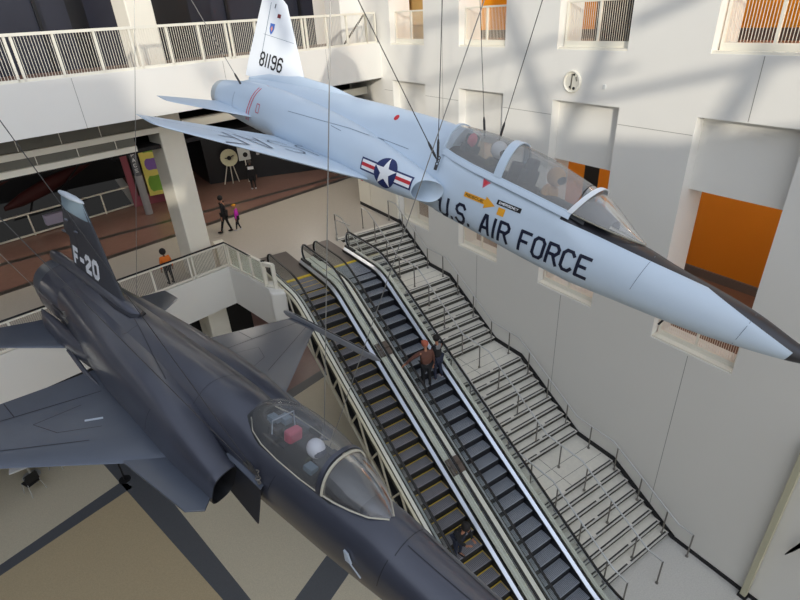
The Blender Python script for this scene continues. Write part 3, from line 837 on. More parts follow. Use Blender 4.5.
def poly_grid(pts, step=.05):
    """clip-free fan subdivision of a convex polygon"""
    bm = NB(); vs = [bm.verts.new((p[0], p[1], 0)) for p in pts]; bm.faces.new(vs)
    bmesh.ops.triangulate(bm, faces=bm.faces[:])
    for _ in range(5):
        es = [e for e in bm.edges if e.calc_length() > step]
        if not es: break
        bmesh.ops.subdivide_edges(bm, edges=es, cuts=1); bmesh.ops.triangulate(bm, faces=[f for f in bm.faces if len(f.verts) > 3])
    out = [[Vector(v.co.xy) for v in f.verts] for f in bm.faces]; bm.free(); return out
def decal(name, polys, axis, bvh, m, parent, off=.005, side=1, lab=None, mats=None):
    """polys: list of 2d polygons in (a,u) for axis 'r' or (a,r) for axis 'u'; projected on the hull"""
    bm = NB()
    for p in polys:
        vs = []
        for q in p:
            if axis == 'r': o_ = Bp(q[0], side*4, q[1]); d = Vector((0, side*1., 0)); d = Vector((0, 1., 0))*side
            else: o_ = Bp(q[0], q[1], 4); d = Vector((0, 0, -1.))
            hit = bvh.ray_cast(o_, d)
            if hit[0] is None: vs = None; break
            vs.append(bm.verts.new(hit[0]+hit[1]*off if hit[1].dot(d) < 0 else hit[0]-hit[1]*off))
        if vs:
            try: bm.faces.new(vs)
            except Exception: pass
    return label(obj(name, bm, m, parent), lab) if lab else obj(name, bm, m, parent)
def letters(name, item, s, x1, y1, st, gap, fn, axis, bvh, m, parent, off=.010):
    """a word as one thing-part whose letters are pieces of their own"""
    root = None; w = sum(WID.get(c, 4) if c != ' ' else 1.6 for c in s)+gap*(len(s)-1); sx = (x1-st)/w; cx = 0.
    for c in s:
        cw = WID.get(c, 4) if c != ' ' else 1.6
        if c != ' ':
            polys = [[fn(q+Vector((cx*sx, 0))) for q in p] for p in text_quads(c, 0, cw*sx+st, 0, y1, st, 0)]
            o = decal(item, polys, axis, bvh, m, root or parent, off=off)
            if root is None: o.name = name; root = o
        cx += cw+gap
    return root
def line_polys(pts, w):
    out = []
    for a, b in zip(pts[:-1], pts[1:]):
        a = Vector(a); b = Vector(b); d = (b-a).normalized(); n = Vector((-d.y, d.x))*w/2; k = max(1, int((b-a).length/.08))
        for i in range(k):
            p = a+(b-a)*i/k; q = a+(b-a)*(i+1)/k; out.append([p+n, p-n, q-n, q+n])
    return out
def place(name, T, w, lab, cat):
    e = empty(name); th = Vector(w).length; q = Matrix.Rotation(th, 4, Vector(w).normalized())
    e.matrix_world = Matrix.Translation(Vector(T)) @ q
    label(e, lab, cat); return e
def seatpilot(pl, name, a, u, lab, helmetm, suitm, visor):
    """a seated dummy crew figure: torso, arms and helmeted head as one body"""
    e = empty(name); e.matrix_world = pl.matrix_world @ Matrix.Translation(Bp(a, 0, u)); label(e, lab, 'dummy')
    bm = NB(); sk = bm.verts.layers.skin.verify()
    P = {}
    def V(k, co, r, root=False):
        v = bm.verts.new(co); v[sk].radius = (r, r); v[sk].use_root = root; P[k] = v
    V('hip', (0, 0, 0), .16, True); V('ch', (.02, 0, .30), .17); V('nk', (.04, 0, .50), .07)
    for s in (-1, 1):
        V('sh%d' % s, (.02, s*.19, .42), .075); V('el%d' % s, (.12, s*.27, .16), .055); V('wr%d' % s, (.36, s*.16, .12), .04); V('hd%d' % s, (.44, s*.12, .13), .045)
        V('kn%d' % s, (.45, s*.13, .08), .08); V('an%d' % s, (.62, s*.13, -.25), .055)
    E = [('hip', 'ch'), ('ch', 'nk')]+[(a_, b_) for s in (-1, 1) for a_, b_ in (('ch', 'sh%d' % s), ('sh%d' % s, 'el%d' % s), ('el%d' % s, 'wr%d' % s), ('wr%d' % s, 'hd%d' % s), ('hip', 'kn%d' % s), ('kn%d' % s, 'an%d' % s))]
    for a_, b_ in E: bm.edges.new((P[a_], P[b_]))
    o = obj('body', bm, suitm, e); o.modifiers.new('s', 'SKIN'); ss = o.modifiers.new('d', 'SUBSURF'); ss.levels = ss.render_levels = 1
    bm = NB(); ball(bm, (.05, 0, .64), .145, 16, 1.05, .92, 1.05); h = obj('helmet', bm, helmetm, e, smooth=True, angle=180)
    bm = NB(); ball(bm, (.10, 0, .62), .118, 14, 1.1, .95, .8); obj('visor', bm, visor, h, smooth=True, angle=180)
    return e
def ejection_seat(pl, a, u, headm, lab=None):
    bm = NB()
    p = Bp(a, 0, u)
    def bb(x0, x1, y0, y1, z0, z1, mi): box(bm, p.x+x0, p.x+x1, p.y+y0, p.y+y1, p.z+z0, p.z+z1, mi)
    bb(-.30, -.16, -.24, .24, -.35, .60, 0); bb(-.2, .35, -.22, .22, -.35, -.08, 0)
    for s in (-1, 1): bb(-.2, .3, s*.22-.03, s*.22+.03, -.35, .10, 0)
    o = obj('ejection_seat', bm, M['seat'], pl, bevel=.02)
    bm = NB(); x = p.x-.26
    box(bm, x-.06, x+.10, p.y-.13, p.y+.13, p.z+.54, p.z+.78); obj('headrest', bm, headm, o, bevel=.04)
    return o

# ------------------------------------------------------------------ white two-seat trainer
def antiglare_material():
    m = mat('trainer_nose_paint', (192, 207, 221), .38, var=.04, scale=1.5, coat=.15)  # starts from the shaded white
    nt = m.node_tree; N = nt.nodes; L = nt.links; b = N['Principled BSDF']
    tc = N.new('ShaderNodeTexCoord'); sx = N.new('ShaderNodeSeparateXYZ'); L.new(tc.outputs['Object'], sx.inputs[0])
    def mth(op, a, bb=None, c=None):
        n = N.new('ShaderNodeMath'); n.operation = op
        for i, v in enumerate((a, bb, c)):
            if v is None: continue
            if isinstance(v, (int, float)): n.inputs[i].default_value = v
            else: L.new(v, n.inputs[i])
        return n.outputs[0]
    A = mth('MULTIPLY', sx.outputs['X'], -1.)
    f1 = mth('MULTIPLY_ADD', A, .294, -.362); f2 = mth('MULTIPLY_ADD', A, .065, .012)
    edge = mth('MINIMUM', f1, f2)
    up = mth('GREATER_THAN', sx.outputs['Z'], edge); fr = mth('LESS_THAN', A, 3.86)
    nose = mth('LESS_THAN', mth('MULTIPLY_ADD', sx.outputs['Z'], .25, A), .36)
    msk = mth('MAXIMUM', mth('MULTIPLY', up, fr), nose)
    old = b.inputs['Base Color'].links[0].from_socket
    mx = N.new('ShaderNodeMix'); mx.data_type = 'RGBA'
    L.new(msk, mx.inputs['Factor']); L.new(old, mx.inputs['A']); mx.inputs['B'].default_value = (.022, .022, .028, 1)
    L.new(mx.outputs['Result'], b.inputs['Base Color'])
    return m
def arch_rings(st, n=20, off=0., zoff=0.):
    rr = []
    for a, w, s, t_ in st:
        pts = []
        for k in range(n+1):
            th = PI*k/n; c_ = cos(th); sn = sin(th)
            pts.append(Bp(a, (w+off)*math.copysign(abs(c_)**.85, c_), s+(t_+off-s)*sn**.9+zoff))
        rr.append(pts)
    return rr
def shell(rings, closed=False):
    bm = NB(); vr = [[bm.verts.new(p) for p in r] for r in rings]; n = len(vr[0])
    for a, b in zip(vr[:-1], vr[1:]):
        for k in range(n-1): bm.faces.new([a[k], a[k+1], b[k+1], b[k]])
    return bm
def bow(pl, st, wd, m, name='canopy_bow', lean=0.):
    """arched frame at a station; st=(a,w,s,t)"""
    a, w, s, t_ = st
    rr = []
    for da, off in ((-wd/2, .004), (-wd/2, .028), (wd/2, .028), (wd/2, .004)):
        pts = arch_rings([(a+da, w, s, t_)], 24, off)[0]
        pts = [Vector((p.x+lean*(p.z-s), p.y, p.z)) for p in pts]; rr.append(pts)
    rr.append(rr[0]); bm = shell(rr); bmesh.ops.remove_doubles(bm, verts=bm.verts[:], dist=1e-5)
    return obj(name, bm, m, pl, smooth=True, angle=40)
def sill(pl, st, wd, m, name='canopy_sill'):
    for s in (-1, 1):
        bm = NB(); tube(bm, [Bp(a, s*(w+.005), sl) for a, w, sl, t_ in st], wd, 6); obj(name, bm, m, pl, smooth=True)

def trainer():
    pl = place('jet_trainer_aircraft', (7.4, 1.606, -3.991), (-.164, .3644, -1.2667), 'white twin-seat jet trainer with a black nose top hanging in the upper right', 'aircraft')
    nm = antiglare_material(); tw = M['shadewhite']
    secs = [(-.02,.008,-.245,-.26,-.25),(.15,.07,-.19,-.31,-.25),(.42,.14,-.12,-.385,-.25),(.94,.22,.03,-.475,-.22),(1.5,.29,.13,-.545,-.2),(2.1,.345,.21,-.585,-.18),
            (2.64,.385,.31,-.61,-.15),(3.4,.425,.37,-.645,-.08),(3.8,.445,.44,-.625,.06),(4.3,.46,.48,-.60,.12),(5.0,.475,.54,-.55,.17),(5.8,.485,.64,-.50,.25),(6.2,.49,.72,-.47,.33)]
    rear = [(6.2,.49,1.08,-.47,.0),(6.85,.50,1.08,-.45,.0),(7.8,.52,1.04,-.44,.0),(9.3,.52,.94,-.44,.0),(10.6,.5,.84,-.40,.0),(11.8,.46,.70,-.36,0.),(12.4,.40,.58,-.33,0.),(12.75,.34,.46,-.30,0.)]
    bm = NB()
    loft(bm, [ring(a, 0, w, t_, b, c, 2.15+.7*max(0, min(1, (a-3.3)*2))) for a, w, t_, b, c in interp(secs, 6)])
    core1 = bm.copy(); front = obj('forward_fuselage', bm, nm, pl, smooth=True)
    bm = NB(); loft(bm, [ring(a, 0, w, t_, b, c, 1.75) for a, w, t_, b, c in interp(rear, 5)])
    core2 = bm.copy(); obj('rear_fuselage', bm, tw, pl, smooth=True)
    nac = [(6.14,.745,.225,.11,-.30,-.10),(6.25,.735,.245,.15,-.325,-.10),(6.7,.69,.31,.25,-.37,-.07),(7.4,.62,.38,.38,-.40,-.03),(8.4,.52,.47,.52,-.42,.02),(9.6,.46,.47,.60,-.42,.06),
           (10.8,.42,.45,.62,-.40,.08),(11.8,.39,.425,.56,-.37,.07),(12.4,.37,.39,.46,-.33,.05),(12.75,.36,.36,.40,-.30,.03)]
    nb = []
    for s in (1, -1):
        bm = NB()
        rr = [ring(a, s*rc, w, t_, b, c, 2.3, slant=-.12*max(0, min(1, (6.9-a)/.7)), rslant=.17*max(0, min(1, (7.0-a)/.85))) for a, rc, w, t_, b, c in interp(nac, 6)]
        loft(bm, rr, cap0=False, cap1=False); nb.append(bm.copy())
        # rolled lip and duct going in
        a0 = nac[0]
        inner = [ring(a0[0]+da, s*a0[1], a0[2]*k, a0[5]+(a0[3]-a0[5])*k, a0[5]-(a0[5]-a0[4])*k, a0[5], 2.3, slant=-.12, rslant=.17) for da, k in ((0, 1.), (-.015, .96), (.0, .92), (.3, .88), (.9, .78))]
        loft(bm, inner, cap0=False, cap1=True)
        obj('engine_nacelle', bm, tw, pl, smooth=True, angle=60)
        bm = NB(); c = (13.1, s*.36)
        def circ(a, rc, rr_, u, n=32): return [Bp(a, rc+rr_*cos(2*PI*k/n), u+rr_*sin(2*PI*k/n)) for k in range(n)]
        loft(bm, [circ(12.6, s*.365, .355, .04), circ(12.85, s*.36, .345, .04), circ(13.0, s*.355, .315, .04), circ(12.98, s*.355, .29, .04), circ(12.6, s*.355, .25, .04)], cap0=False)
        obj('engine_nozzle', bm, mat('nozzle_shroud', (186, 194, 198), .4, .3), pl, smooth=True, angle=50)
    bvh = bvh_of([core1, core2]+nb)
    # flying surfaces
    for s in (1, -1):
        w_ = wing_bm([(s*.3, 7.0, 10.36, -.30), (s*.80, 7.28, 10.34, -.305), (s*1.29, 7.57, 10.32, -.31), (s*3.70, 9.36, 10.2, -.325), (s*3.80, 9.50, 10.18, -.325)], .048)
        if s == 1: wb = bvh_of([w_])
        wo = obj('wing', w_, tw, pl, smooth=True, angle=50)
        if s == 1:
            L_ = line_polys
            polys = L_([(8.95, .7), (9.93, 3.62)], .012)+L_([(9.93, 3.62), (10.12, 3.6)], .012)+L_([(9.35, .55), (9.72, 2.2)], .012)+L_([(9.62, 2.2), (10.3, 2.2)], .012)
            decal('control_surface_gap', polys, 'u', wb, M['faint'], wo)
            # outlined USAF lettering across the wing
            pq = []
            tq = text_quads('USAF', 0, 2.25, 0, .85, .05, gap=2.2)
            for shift in (0,):
                for p in tq: pq.append([Vector((9.50-q.y+q.x*.17-.22, .70+q.x)) for q in p])
            letters('wing_lettering', 'letter', 'USAF', 2.25, .85, .04, 2.2, lambda q: Vector((9.28-q.y+q.x*.17, .70+q.x)), 'u', wb, M['pencil'], wo)
        bm = wing_bm([(s*.55, 11.0, 12.65, -.10), (s*.75, 11.05, 12.62, -.11), (s*2.05, 12.08, 12.70, -.27), (s*2.15, 12.2, 12.66, -.28)], .045)
        obj('stabilator', bm, tw, pl, smooth=True, angle=50)
    fin = wing_bm([(0, 9.7, 12.72, .62), (0, 10.62, 12.72, .95), (0, 11.70, 12.62, 2.32), (0, 11.95, 12.58, 2.45)], .05, vertical=True)
    fb = bvh_of([fin]); fo = obj('tail_fin', fin, M['sunwhite'], pl, smooth=True, angle=50)
    bm = NB(); loft(bm, [ring(a, 0, w, t_, .5, .6, 2.) for a, w, t_ in ((9.0, .04, .96), (9.8, .10, 1.02), (10.8, .13, 1.0), (11.8, .11, .84), (12.5, .06, .62))]); obj('dorsal_fairing', bm, tw, pl, smooth=True)
    def tp(s, a0, a1, u0, u1, st, gap=1.4, slope=0.):
        return [[Vector((a0-q.x*(a0-a1)/abs(a0-a1) , u0+q.y+slope*q.x)) for q in p] for p in text_quads(s, 0, abs(a0-a1), 0, u1-u0, st, gap)]
    letters('tail_number', 'digit', '81196', .88, .32, .045, 2.2, lambda q: Vector((12.26-q.x, .93+q.y-.02*q.x)), 'r', fb, M['ink'], fo)
    decal('rudder_line', line_polys([(12.22, .96), (12.24, 2.30)], .018)+line_polys([(12.3, 1.62), (11.2, 1.60)], .008), 'r', fb, M['faint'], fo)
    decal('fin_red_block', [[Vector(p) for p in ((11.92, 2.02), (11.80, 2.02), (11.80, 2.10), (11.92, 2.10))]], 'r', fb, mat('dark_red_block', (120, 40, 44), .5), fo)
    decal('fin_vent', [[Vector(p) for p in ((12.08, 2.20), (12.05, 2.20), (12.04, 2.29), (12.07, 2.29))]], 'r', fb, M['fline'], fo)
    decal('unit_shield', [[Vector((12.03+.085*x, 1.77+.11*y)) for x, y in ((-1, 1), (1, 1), (1, 0), (.6, -.7), (0, -1.2), (-.6, -.7), (-1, 0))]], 'r', fb, mat('shield_blue', (70, 110, 190), .5), fo, off=.006)
    decal('shield_emblem', [[Vector((12.03+.045*x, 1.76+.06*y)) for x, y in ((-1, .2), (0, 1.2), (1, .2), (0, -1))]], 'r', fb, mat('shield_orange', (220, 150, 130), .5), fo, off=.009)
    # canopy
    ws = [(2.64,.03,.325,.345),(2.85,.18,.335,.46),(3.1,.29,.35,.61),(3.35,.36,.37,.75),(3.55,.39,.385,.825),(3.70,.405,.40,.87)]
    fc = [(3.72,.41,.405,.875),(4.0,.425,.43,.94),(4.5,.435,.475,1.05),(5.06,.44,.52,1.125)]
    rc = [(5.14,.44,.525,1.13),(5.6,.44,.56,1.14),(6.0,.43,.61,1.13),(6.27,.41,.66,1.11)]
    for st, nm_ in ((ws, 'windshield'), (fc, 'front_canopy'), (rc, 'rear_canopy')):
        bm = shell(arch_rings(interp(st, 3), 20)); g = obj(nm_, bm, M['canopyglass'], pl, smooth=True, angle=180)
    bow(pl, (3.75, .415, .405, .862), .085, M['sunwhite'], lean=.45); bow(pl, (5.10, .44, .52, 1.13), .15, tw); bow(pl, (6.28, .41, .66, 1.11), .05, tw)
    sill(pl, fc+rc, .016, tw)
    for s in (-1, 1):
        bm = NB(); st_ = fc+rc; va = [bm.verts.new(Bp(a, s*(w+.004), sl+.012)) for a, w, sl, t_ in st_]; vb = [bm.verts.new(Bp(a, s*(w+.042), sl-.045)) for a, w, sl, t_ in st_]; vc = [bm.verts.new(Bp(a, s*(w+.046), sl-.10)) for a, w, sl, t_ in st_]
        for p, q in ((va, vb), (vb, vc)):
            for k in range(len(p)-1): bm.faces.new([p[k], p[k+1], q[k+1], q[k]])
        obj('cockpit_side_rail', bm, tw, pl, smooth=True, angle=60); sill(pl, ws, .012, M['seal'], 'windshield_seal')
    bm = shell(arch_rings([(3.5,.385,.30,.45),(4.0,.40,.38,.50),(4.5,.41,.42,.54),(5.5,.42,.50,.65),(6.2,.41,.6,.76)], 12)); obj('cockpit_tub', bm, M['cockpit'], pl, smooth=True)
    bm = shell(arch_rings([(3.15,.28,.36,.50),(3.55,.36,.40,.66),(3.75,.34,.42,.60)], 12)); obj('instrument_coaming', bm, M['seat'], pl, smooth=True)
    bm = NB(); box(bm, -5.02, -4.95, -.33, .33, .45, .84); obj('cockpit_bulkhead', bm, M['seat'], pl, bevel=.05)
    ejection_seat(pl, 4.55, .18, M['seat']); ejection_seat(pl, 5.80, .24, M['seat'])
    # side lettering on the starboard flank
    letters('fuselage_lettering', 'letter', 'U.S. AIR FORCE', 2.90, .36, .052, 1.9, lambda q: Vector((6.03-q.x, -.455+q.y)), 'r', bvh, M['navy'], pl)
    # star and bars
    cx, cy, R_ = 6.93, -.05, .26
    circ = [Vector((cx+R_*cos(2*PI*k/28), cy+R_*sin(2*PI*k/28))) for k in range(28)]
    bars = [[(cx+s*.16, cy-.10), (cx+s*.62, cy-.10), (cx+s*.62, cy+.10), (cx+s*.16, cy+.10)] for s in (1, -1)]
    ins = decal('insignia', poly_grid(circ, .08), 'r', bvh, M['insblue'], pl, off=.005)
    def quad(x0, x1, y0, y1): return poly_grid([Vector((x0, y0)), Vector((x1, y0)), Vector((x1, y1)), Vector((x0, y1))], .08)
    decal('insignia_bar_border', quad(cx-.60, cx-.2, cy-.115, cy+.115), 'r', bvh, M['insblue'], ins, off=.006)
    decal('insignia_bar_border', quad(cx+.2, cx+.60, cy-.115, cy+.115), 'r', bvh, M['insblue'], ins, off=.006)
    for x0, x1 in ((cx-.57, cx-.2), (cx+.2, cx+.57)):
        decal('insignia_bar', quad(x0, x1, cy-.085, cy+.085), 'r', bvh, M['white'], ins, off=.009)
        decal('insignia_stripe', quad(x0, x1, cy-.03, cy+.03), 'r', bvh, M['red'], ins, off=.012)
    circ2 = [Vector((cx+R_*.98*cos(2*PI*k/28), cy+R_*.98*sin(2*PI*k/28))) for k in range(28)]
    decal('insignia_disc', poly_grid(circ2, .08), 'r', bvh, M['insblue'], ins, off=.013)
    star = [Vector((cx+(R_*.97 if k % 2 == 0 else R_*.39)*sin(2*PI*k/10), cy+(R_*.97 if k % 2 == 0 else R_*.39)*cos(2*PI*k/10))) for k in range(10)]
    sp = []
    for k in range(10):
        sp += poly_grid([Vector((cx, cy)), star[k], star[(k+1) % 10]], .08)
    decal('insignia_star', sp, 'r', bvh, M['white'], ins, off=.017)
    # rescue arrow and small placards
    ar = [(5.28, .20), (5.28, .12), (4.98, .12), (4.98, .07), (4.82, .16), (4.98, .25), (4.98, .20)]
    pa = quad(5.14, 5.56, .03, .115)+poly_grid([Vector((5.14, -.03)), Vector((4.94, .07)), Vector((5.14, .17))], .08)
    def rot_(polys, a0, u0, ang): return [[Vector((a0+(q[0]-a0)*cos(ang)-(q[1]-u0)*sin(ang), u0+(q[0]-a0)*sin(ang)+(q[1]-u0)*cos(ang))) for q in p] for p in polys]
    ro = decal('rescue_arrow', pa, 'r', bvh, M['gold'], pl, off=.006)
    decal('rescue_lettering', [[Vector((5.53-q.x, .050+q.y)) for q in p] for p in text_quads('RESCUE', 0, .36, 0, .045, .009)], 'r', bvh, M['ink'], ro, off=.009)
    po = decal('black_placard', quad(4.48, 4.93, .115, .195), 'r', bvh, M['ink'], pl, off=.006)
    decal('placard_lettering', [[Vector((4.89-q.x, .135+q.y)) for q in p] for p in text_quads('EMERGENCY', 0, .36, 0, .04, .008)], 'r', bvh, M['white'], po, off=.009)
    decal('yellow_placard', quad(4.74, 4.87, -.04, .085), 'r', bvh, M['gold'], pl, off=.006)
    to = decal('warning_triangle', poly_grid([Vector((5.33, .42)), Vector((5.17, .39)), Vector((5.27, .27))], .06), 'r', bvh, M['pink'], pl, off=.006)
    decal('triangle_center', poly_grid([Vector((5.30, .40)), Vector((5.21, .38)), Vector((5.265, .31))], .06), 'r', bvh, M['red'], to, off=.009)
    decal('red_roundel', poly_grid([Vector((7.62+.05*cos(k*PI/6), .86+.055*sin(k*PI/6))) for k in range(12)], .05), 'r', bvh, M['red'], pl, off=.006)
    st = line_polys([(11.34, -.22), (11.25, .1), (11.20, .40), (11.2, .60)], .03)+line_polys([(11.26, -.22), (11.17, .1), (11.12, .40), (11.10, .60)], .03)
    decal('red_band', st, 'r', bvh, M['pink'], pl, off=.006)
    decal('red_box_marking', line_polys([(10.95, .02), (10.85, .02), (10.85, .2), (10.95, .2), (10.95, .02)], .018), 'r', bvh, M['pink'], pl, off=.006)
    pn = line_polys([(1.05, -.45), (.98, .02)], .008)+line_polys([(2.5, -.3), (2.42, .24)], .008)+line_polys([(8.6, .35), (8.3, .33)], .01)+line_polys([(11.9, .25), (11.9, -.25)], .01)+line_polys([(9.9, .30), (8.2, .42), (7.0, .42)], .01)
    decal('panel_line', pn, 'r', bvh, M['faint'], pl, off=.004)
    bm = NB(); tube(bm, [Bp(-.0, 0, -.25), Bp(-.9, 0, -.26)], [.02, .008], 8); obj('pitot_boom', bm, M['darkmetal'], pl, smooth=True)
    bm = NB(); bar(bm, Bp(1.95, .05, -.57), Bp(1.98, .05, -.66), .03); obj('blade_antenna', bm, M['darkmetal'], pl)
    # lifting fittings
    for r_, nme in ((.58, 1), (-.58, 1)):
        bm = NB()
        tube(bm, [Bp(6.22, r_, .27), Bp(6.22, r_, .36)], .03, 8)
        for k in range(3):
            c = Bp(6.22, r_, .38+k*.05); tube(bm, [c+Vector((.03*cos(q*PI/4), 0, .03*sin(q*PI/4))) for q in range(8)], .009, 6, closed=True)
        obj('lifting_shackle', bm, M['wired'], pl, smooth=True)
    return pl, bvh
TR_, TRB = trainer()
seatpilot(TR_, 'seated_dummy', 4.38, .17, 'tan-vested helmeted dummy seated in the front cockpit of the white trainer', M['tansuit'], M['tansuit'], M['ink'])
seatpilot(TR_, 'seated_dummy', 5.52, .27, 'white-helmeted dummy seated in the rear cockpit of the white trainer', M['helmet'], M['suit'], M['ink'])
bm = NB(); ball(bm, Bp(5.98, .1, .92), .12, 12, .6, 1, 1)
o_ = obj('seat_cushion', bm, M['pink'], TR_, smooth=True)

# ------------------------------------------------------------------ dark grey single-seat fighter
def fighter():
    pl = place('jet_fighter_aircraft', (2.998, .973, -6.326), (-.1389, .1501, -1.2911), 'dark grey single-seat jet fighter hanging in the lower left', 'aircraft')
    g = M['fgrey']
    secs = [(0,.02,-.18,-.22,-.2),(.5,.20,-.02,-.38,-.2),(1.2,.33,.10,-.50,-.19),(2.0,.42,.20,-.59,-.18),(2.7,.46,.31,-.66,-.16),(3.26,.48,.42,-.70,-.15),
            (4.1,.50,.45,-.74,-.14),(5.0,.51,.48,-.76,-.12),(5.6,.52,.55,-.77,-.10),(6.1,.54,.70,-.78,-.08),(6.6,.58,.78,-.78,-.06),(7.6,.62,.80,-.79,-.05),(9.0,.64,.79,-.78,0),
            (10.5,.64,.80,-.74,.04),(12.0,.64,.82,-.66,.08),(13.0,.62,.82,-.55,.12)]
    bm = NB(); loft(bm, [ring(a, 0, w, t_, b, c, 2.25) for a, w, t_, b, c in interp(secs, 5)]); core = bm.copy(); obj('fuselage', bm, g, pl, smooth=True)
    nac = [(5.86,.83,.235,.06,-.56,-.20),(6.05,.82,.25,.12,-.60,-.20),(6.6,.78,.31,.28,-.66,-.15),(7.3,.68,.42,.47,-.70,-.08),(8.4,.55,.50,.60,-.72,-.02),(9.8,.42,.56,.66,-.70,.03),(11.2,.28,.56,.72,-.64,.08),(12.4,.14,.56,.76,-.56,.12),(13.0,.05,.60,.80,-.5,.14)]
    nb = []
    for s in (1, -1):
        bm = NB()
        loft(bm, [ring(a, s*rc, w, t_, b, c, 3.2 if a < 6 else 2.6, slant=-.14*max(0, min(1, (6.6-a)/.6)), rslant=-.06*max(0, min(1, (6.6-a)/.6))) for a, rc, w, t_, b, c in interp(nac, 5)], cap0=False, cap1=False); nb.append(bm.copy())
        a0 = nac[0]
        inner = [ring(a0[0]+da, s*a0[1], a0[2]*k, a0[5]+(a0[3]-a0[5])*k, a0[5]-(a0[5]-a0[4])*k, a0[5], 3.2, slant=-.14, rslant=-.06) for da, k in ((0, 1.), (-.012, .97), (.0, .94), (.5, .9), (1.3, .8))]
        o = obj('intake_trunk', bm, g, pl, smooth=True, angle=50)
        bm = NB(); loft(bm, inner, cap0=False, cap1=True); obj('intake_duct', bm, M['intake'], o, smooth=True, angle=50)
        bm = NB(); y0 = s*.575
        pts = [(6.15, -.04), (5.27, -.09), (5.34, -.80), (6.15, -.62)]
        prism(bm, [Bp(a, y0, u) for a, u in pts], (0, 0, 0), (0, -s*.02, 0)); obj('splitter_plate', bm, M['fline'], pl)
        bm = NB(); prism(bm, [Bp(6.2, s*.60, .0), Bp(5.26, s*.60, -.08), Bp(5.3, s*.52, -.07), Bp(6.2, s*.42, .03)], (0, 0, 0), (0, 0, .012)); obj('splitter_ramp', bm, M['fwing'], pl)
    bvh = bvh_of([core]+nb)
    def circ(a, rr_, u, n=40, rc=0): return [Bp(a, rc+rr_*cos(2*PI*k/n), u+rr_*sin(2*PI*k/n)) for k in range(n)]
    bm = NB(); loft(bm, [circ(12.4, .59, .13), circ(13.0, .68, .14), circ(14.1, .685, .16), circ(14.12, .66, .16)], cap0=False, cap1=False); obj('tail_ring', bm, g, pl, smooth=True)
    bm = NB(); loft(bm, [circ(14.08, .665, .16), circ(14.5, .63, .17), circ(14.85, .57, .175), circ(14.83, .53, .175), circ(14.1, .44, .16), circ(13.5, .3, .16)], cap0=False); obj('exhaust_nozzle', bm, M['nozzle'], pl, smooth=True, angle=50)
    wbs = []
    for s in (1, -1):
        w_ = wing_bm([(s*.5, 7.0, 10.72, -.37), (s*1.05, 7.12, 10.68, -.375), (s*1.62, 7.50, 10.60, -.38), (s*3.95, 9.36, 10.34, -.38), (s*4.02, 9.42, 10.32, -.38)], .045)
        wb = bvh_of([w_]); wo = obj('wing', w_, M['fwing'], pl, smooth=True, angle=50)
        L_ = line_polys
        decal('flap_line', L_([(9.75, s*1.05), (9.98, s*3.9)], .02)+L_([(9.87, s*2.45), (10.45, s*2.45)], .018)+L_([(8.35, s*1.8), (9.6, s*3.9)], .014)+L_([(8.6, s*1.5), (8.9, s*2.1), (9.4, s*2.3), (9.5, s*1.5)], .010), 'u', wb, M['fline'], wo)
        if s == 1:
            decal('formation_light', [[Vector(p) for p in ((8.86, 1.38), (8.80, 1.40), (8.92, 1.66), (8.98, 1.64))]], 'u', wb, M['fcap'], wo)
        # leading edge extension
        bm = NB(); z = -.36
        pts = [(6.3, .8), (5.92, 1.02), (5.72, 1.24), (5.90, 1.46), (6.8, 1.55), (7.5, 1.62), (7.9, 1.62), (7.9, .5), (6.3, .5)]
        prism(bm, [Bp(a, s*r, z) for a, r in pts], (0, 0, -.03), (0, 0, .005)); obj('leading_edge_extension', bm, M['fwing'], pl, bevel=.01)
        # wing tip launch rail
        bm = NB(); xx = [(7.12, .01), (7.3, .05), (7.6, .065), (10.4, .065), (10.62, .05), (10.74, .02)]
        loft(bm, [ring(a, s*4.08, w*.8, -.35+w*1.2, -.35-w*1.2, -.35, 7., 24) for a, w in xx]); ro = obj('launch_rail', bm, mat('launch_rail_grey', (134, 137, 143), .4, .3), pl, smooth=True, angle=25)
        bm = NB(); box(bm, -10.3, -7.5, -s*4.08-.02, -s*4.08+.02, -.28, -.268); obj('rail_groove', bm, M['fline'], ro)
        bm = wing_bm([(s*.62, 11.75, 13.75, -.34), (s*.95, 12.0, 13.76, -.35), (s*2.25, 13.1, 13.95, -.37), (s*2.33, 13.2, 13.93, -.37)], .045)
        obj('stabilator', bm, M['fwing'], pl, smooth=True, angle=50)
        bm = NB(); loft(bm, [ring(a, s*.80, w, .0, -.42, -.2, 2.4, 16) for a, w in ((10.8, .02), (11.4, .12), (12.2, .15), (13.2, .11), (13.6, .03))]); obj('stabilator_fairing', bm, g, pl, smooth=True)
        bm = NB(); tube(bm, [Bp(a, s*r, u) for a, r, u in ((8.0, .98, -.40), (9.0, 1.02, -.40), (10.7, .98, -.38), (11.8, .9, -.33))], .05, 8); obj('fillet_strip', bm, g, pl, smooth=True)
    # fin with stepped rudder
    fn = NB()
    st = [(0, 10.62, 13.55, .70), (0, 10.82, 13.57, .90), (0, 11.55, 13.62, 1.66), (0, 11.58, 13.90, 1.70), (0, 12.25, 13.82, 2.40), (0, 12.5, 13.78, 2.66)]
    fin = wing_bm(st, .05, vertical=True); fb = bvh_of([fin]); fo = obj('tail_fin', fin, M['ffin'], pl, smooth=True, angle=50)
    # pale top of the fin and cap
    pp = []
    for k in range(8):
        u0 = 2.30+k*.045; u1 = u0+.045
        def le(u): return 11.58+(u-1.7)*.957+.015
        def te(u): return 13.90-(u-1.7)*.125-.015
        pp.append([Vector((le(u0), u0)), Vector((te(u0), u0)), Vector((te(u1), u1)), Vector((le(u1), u1))])
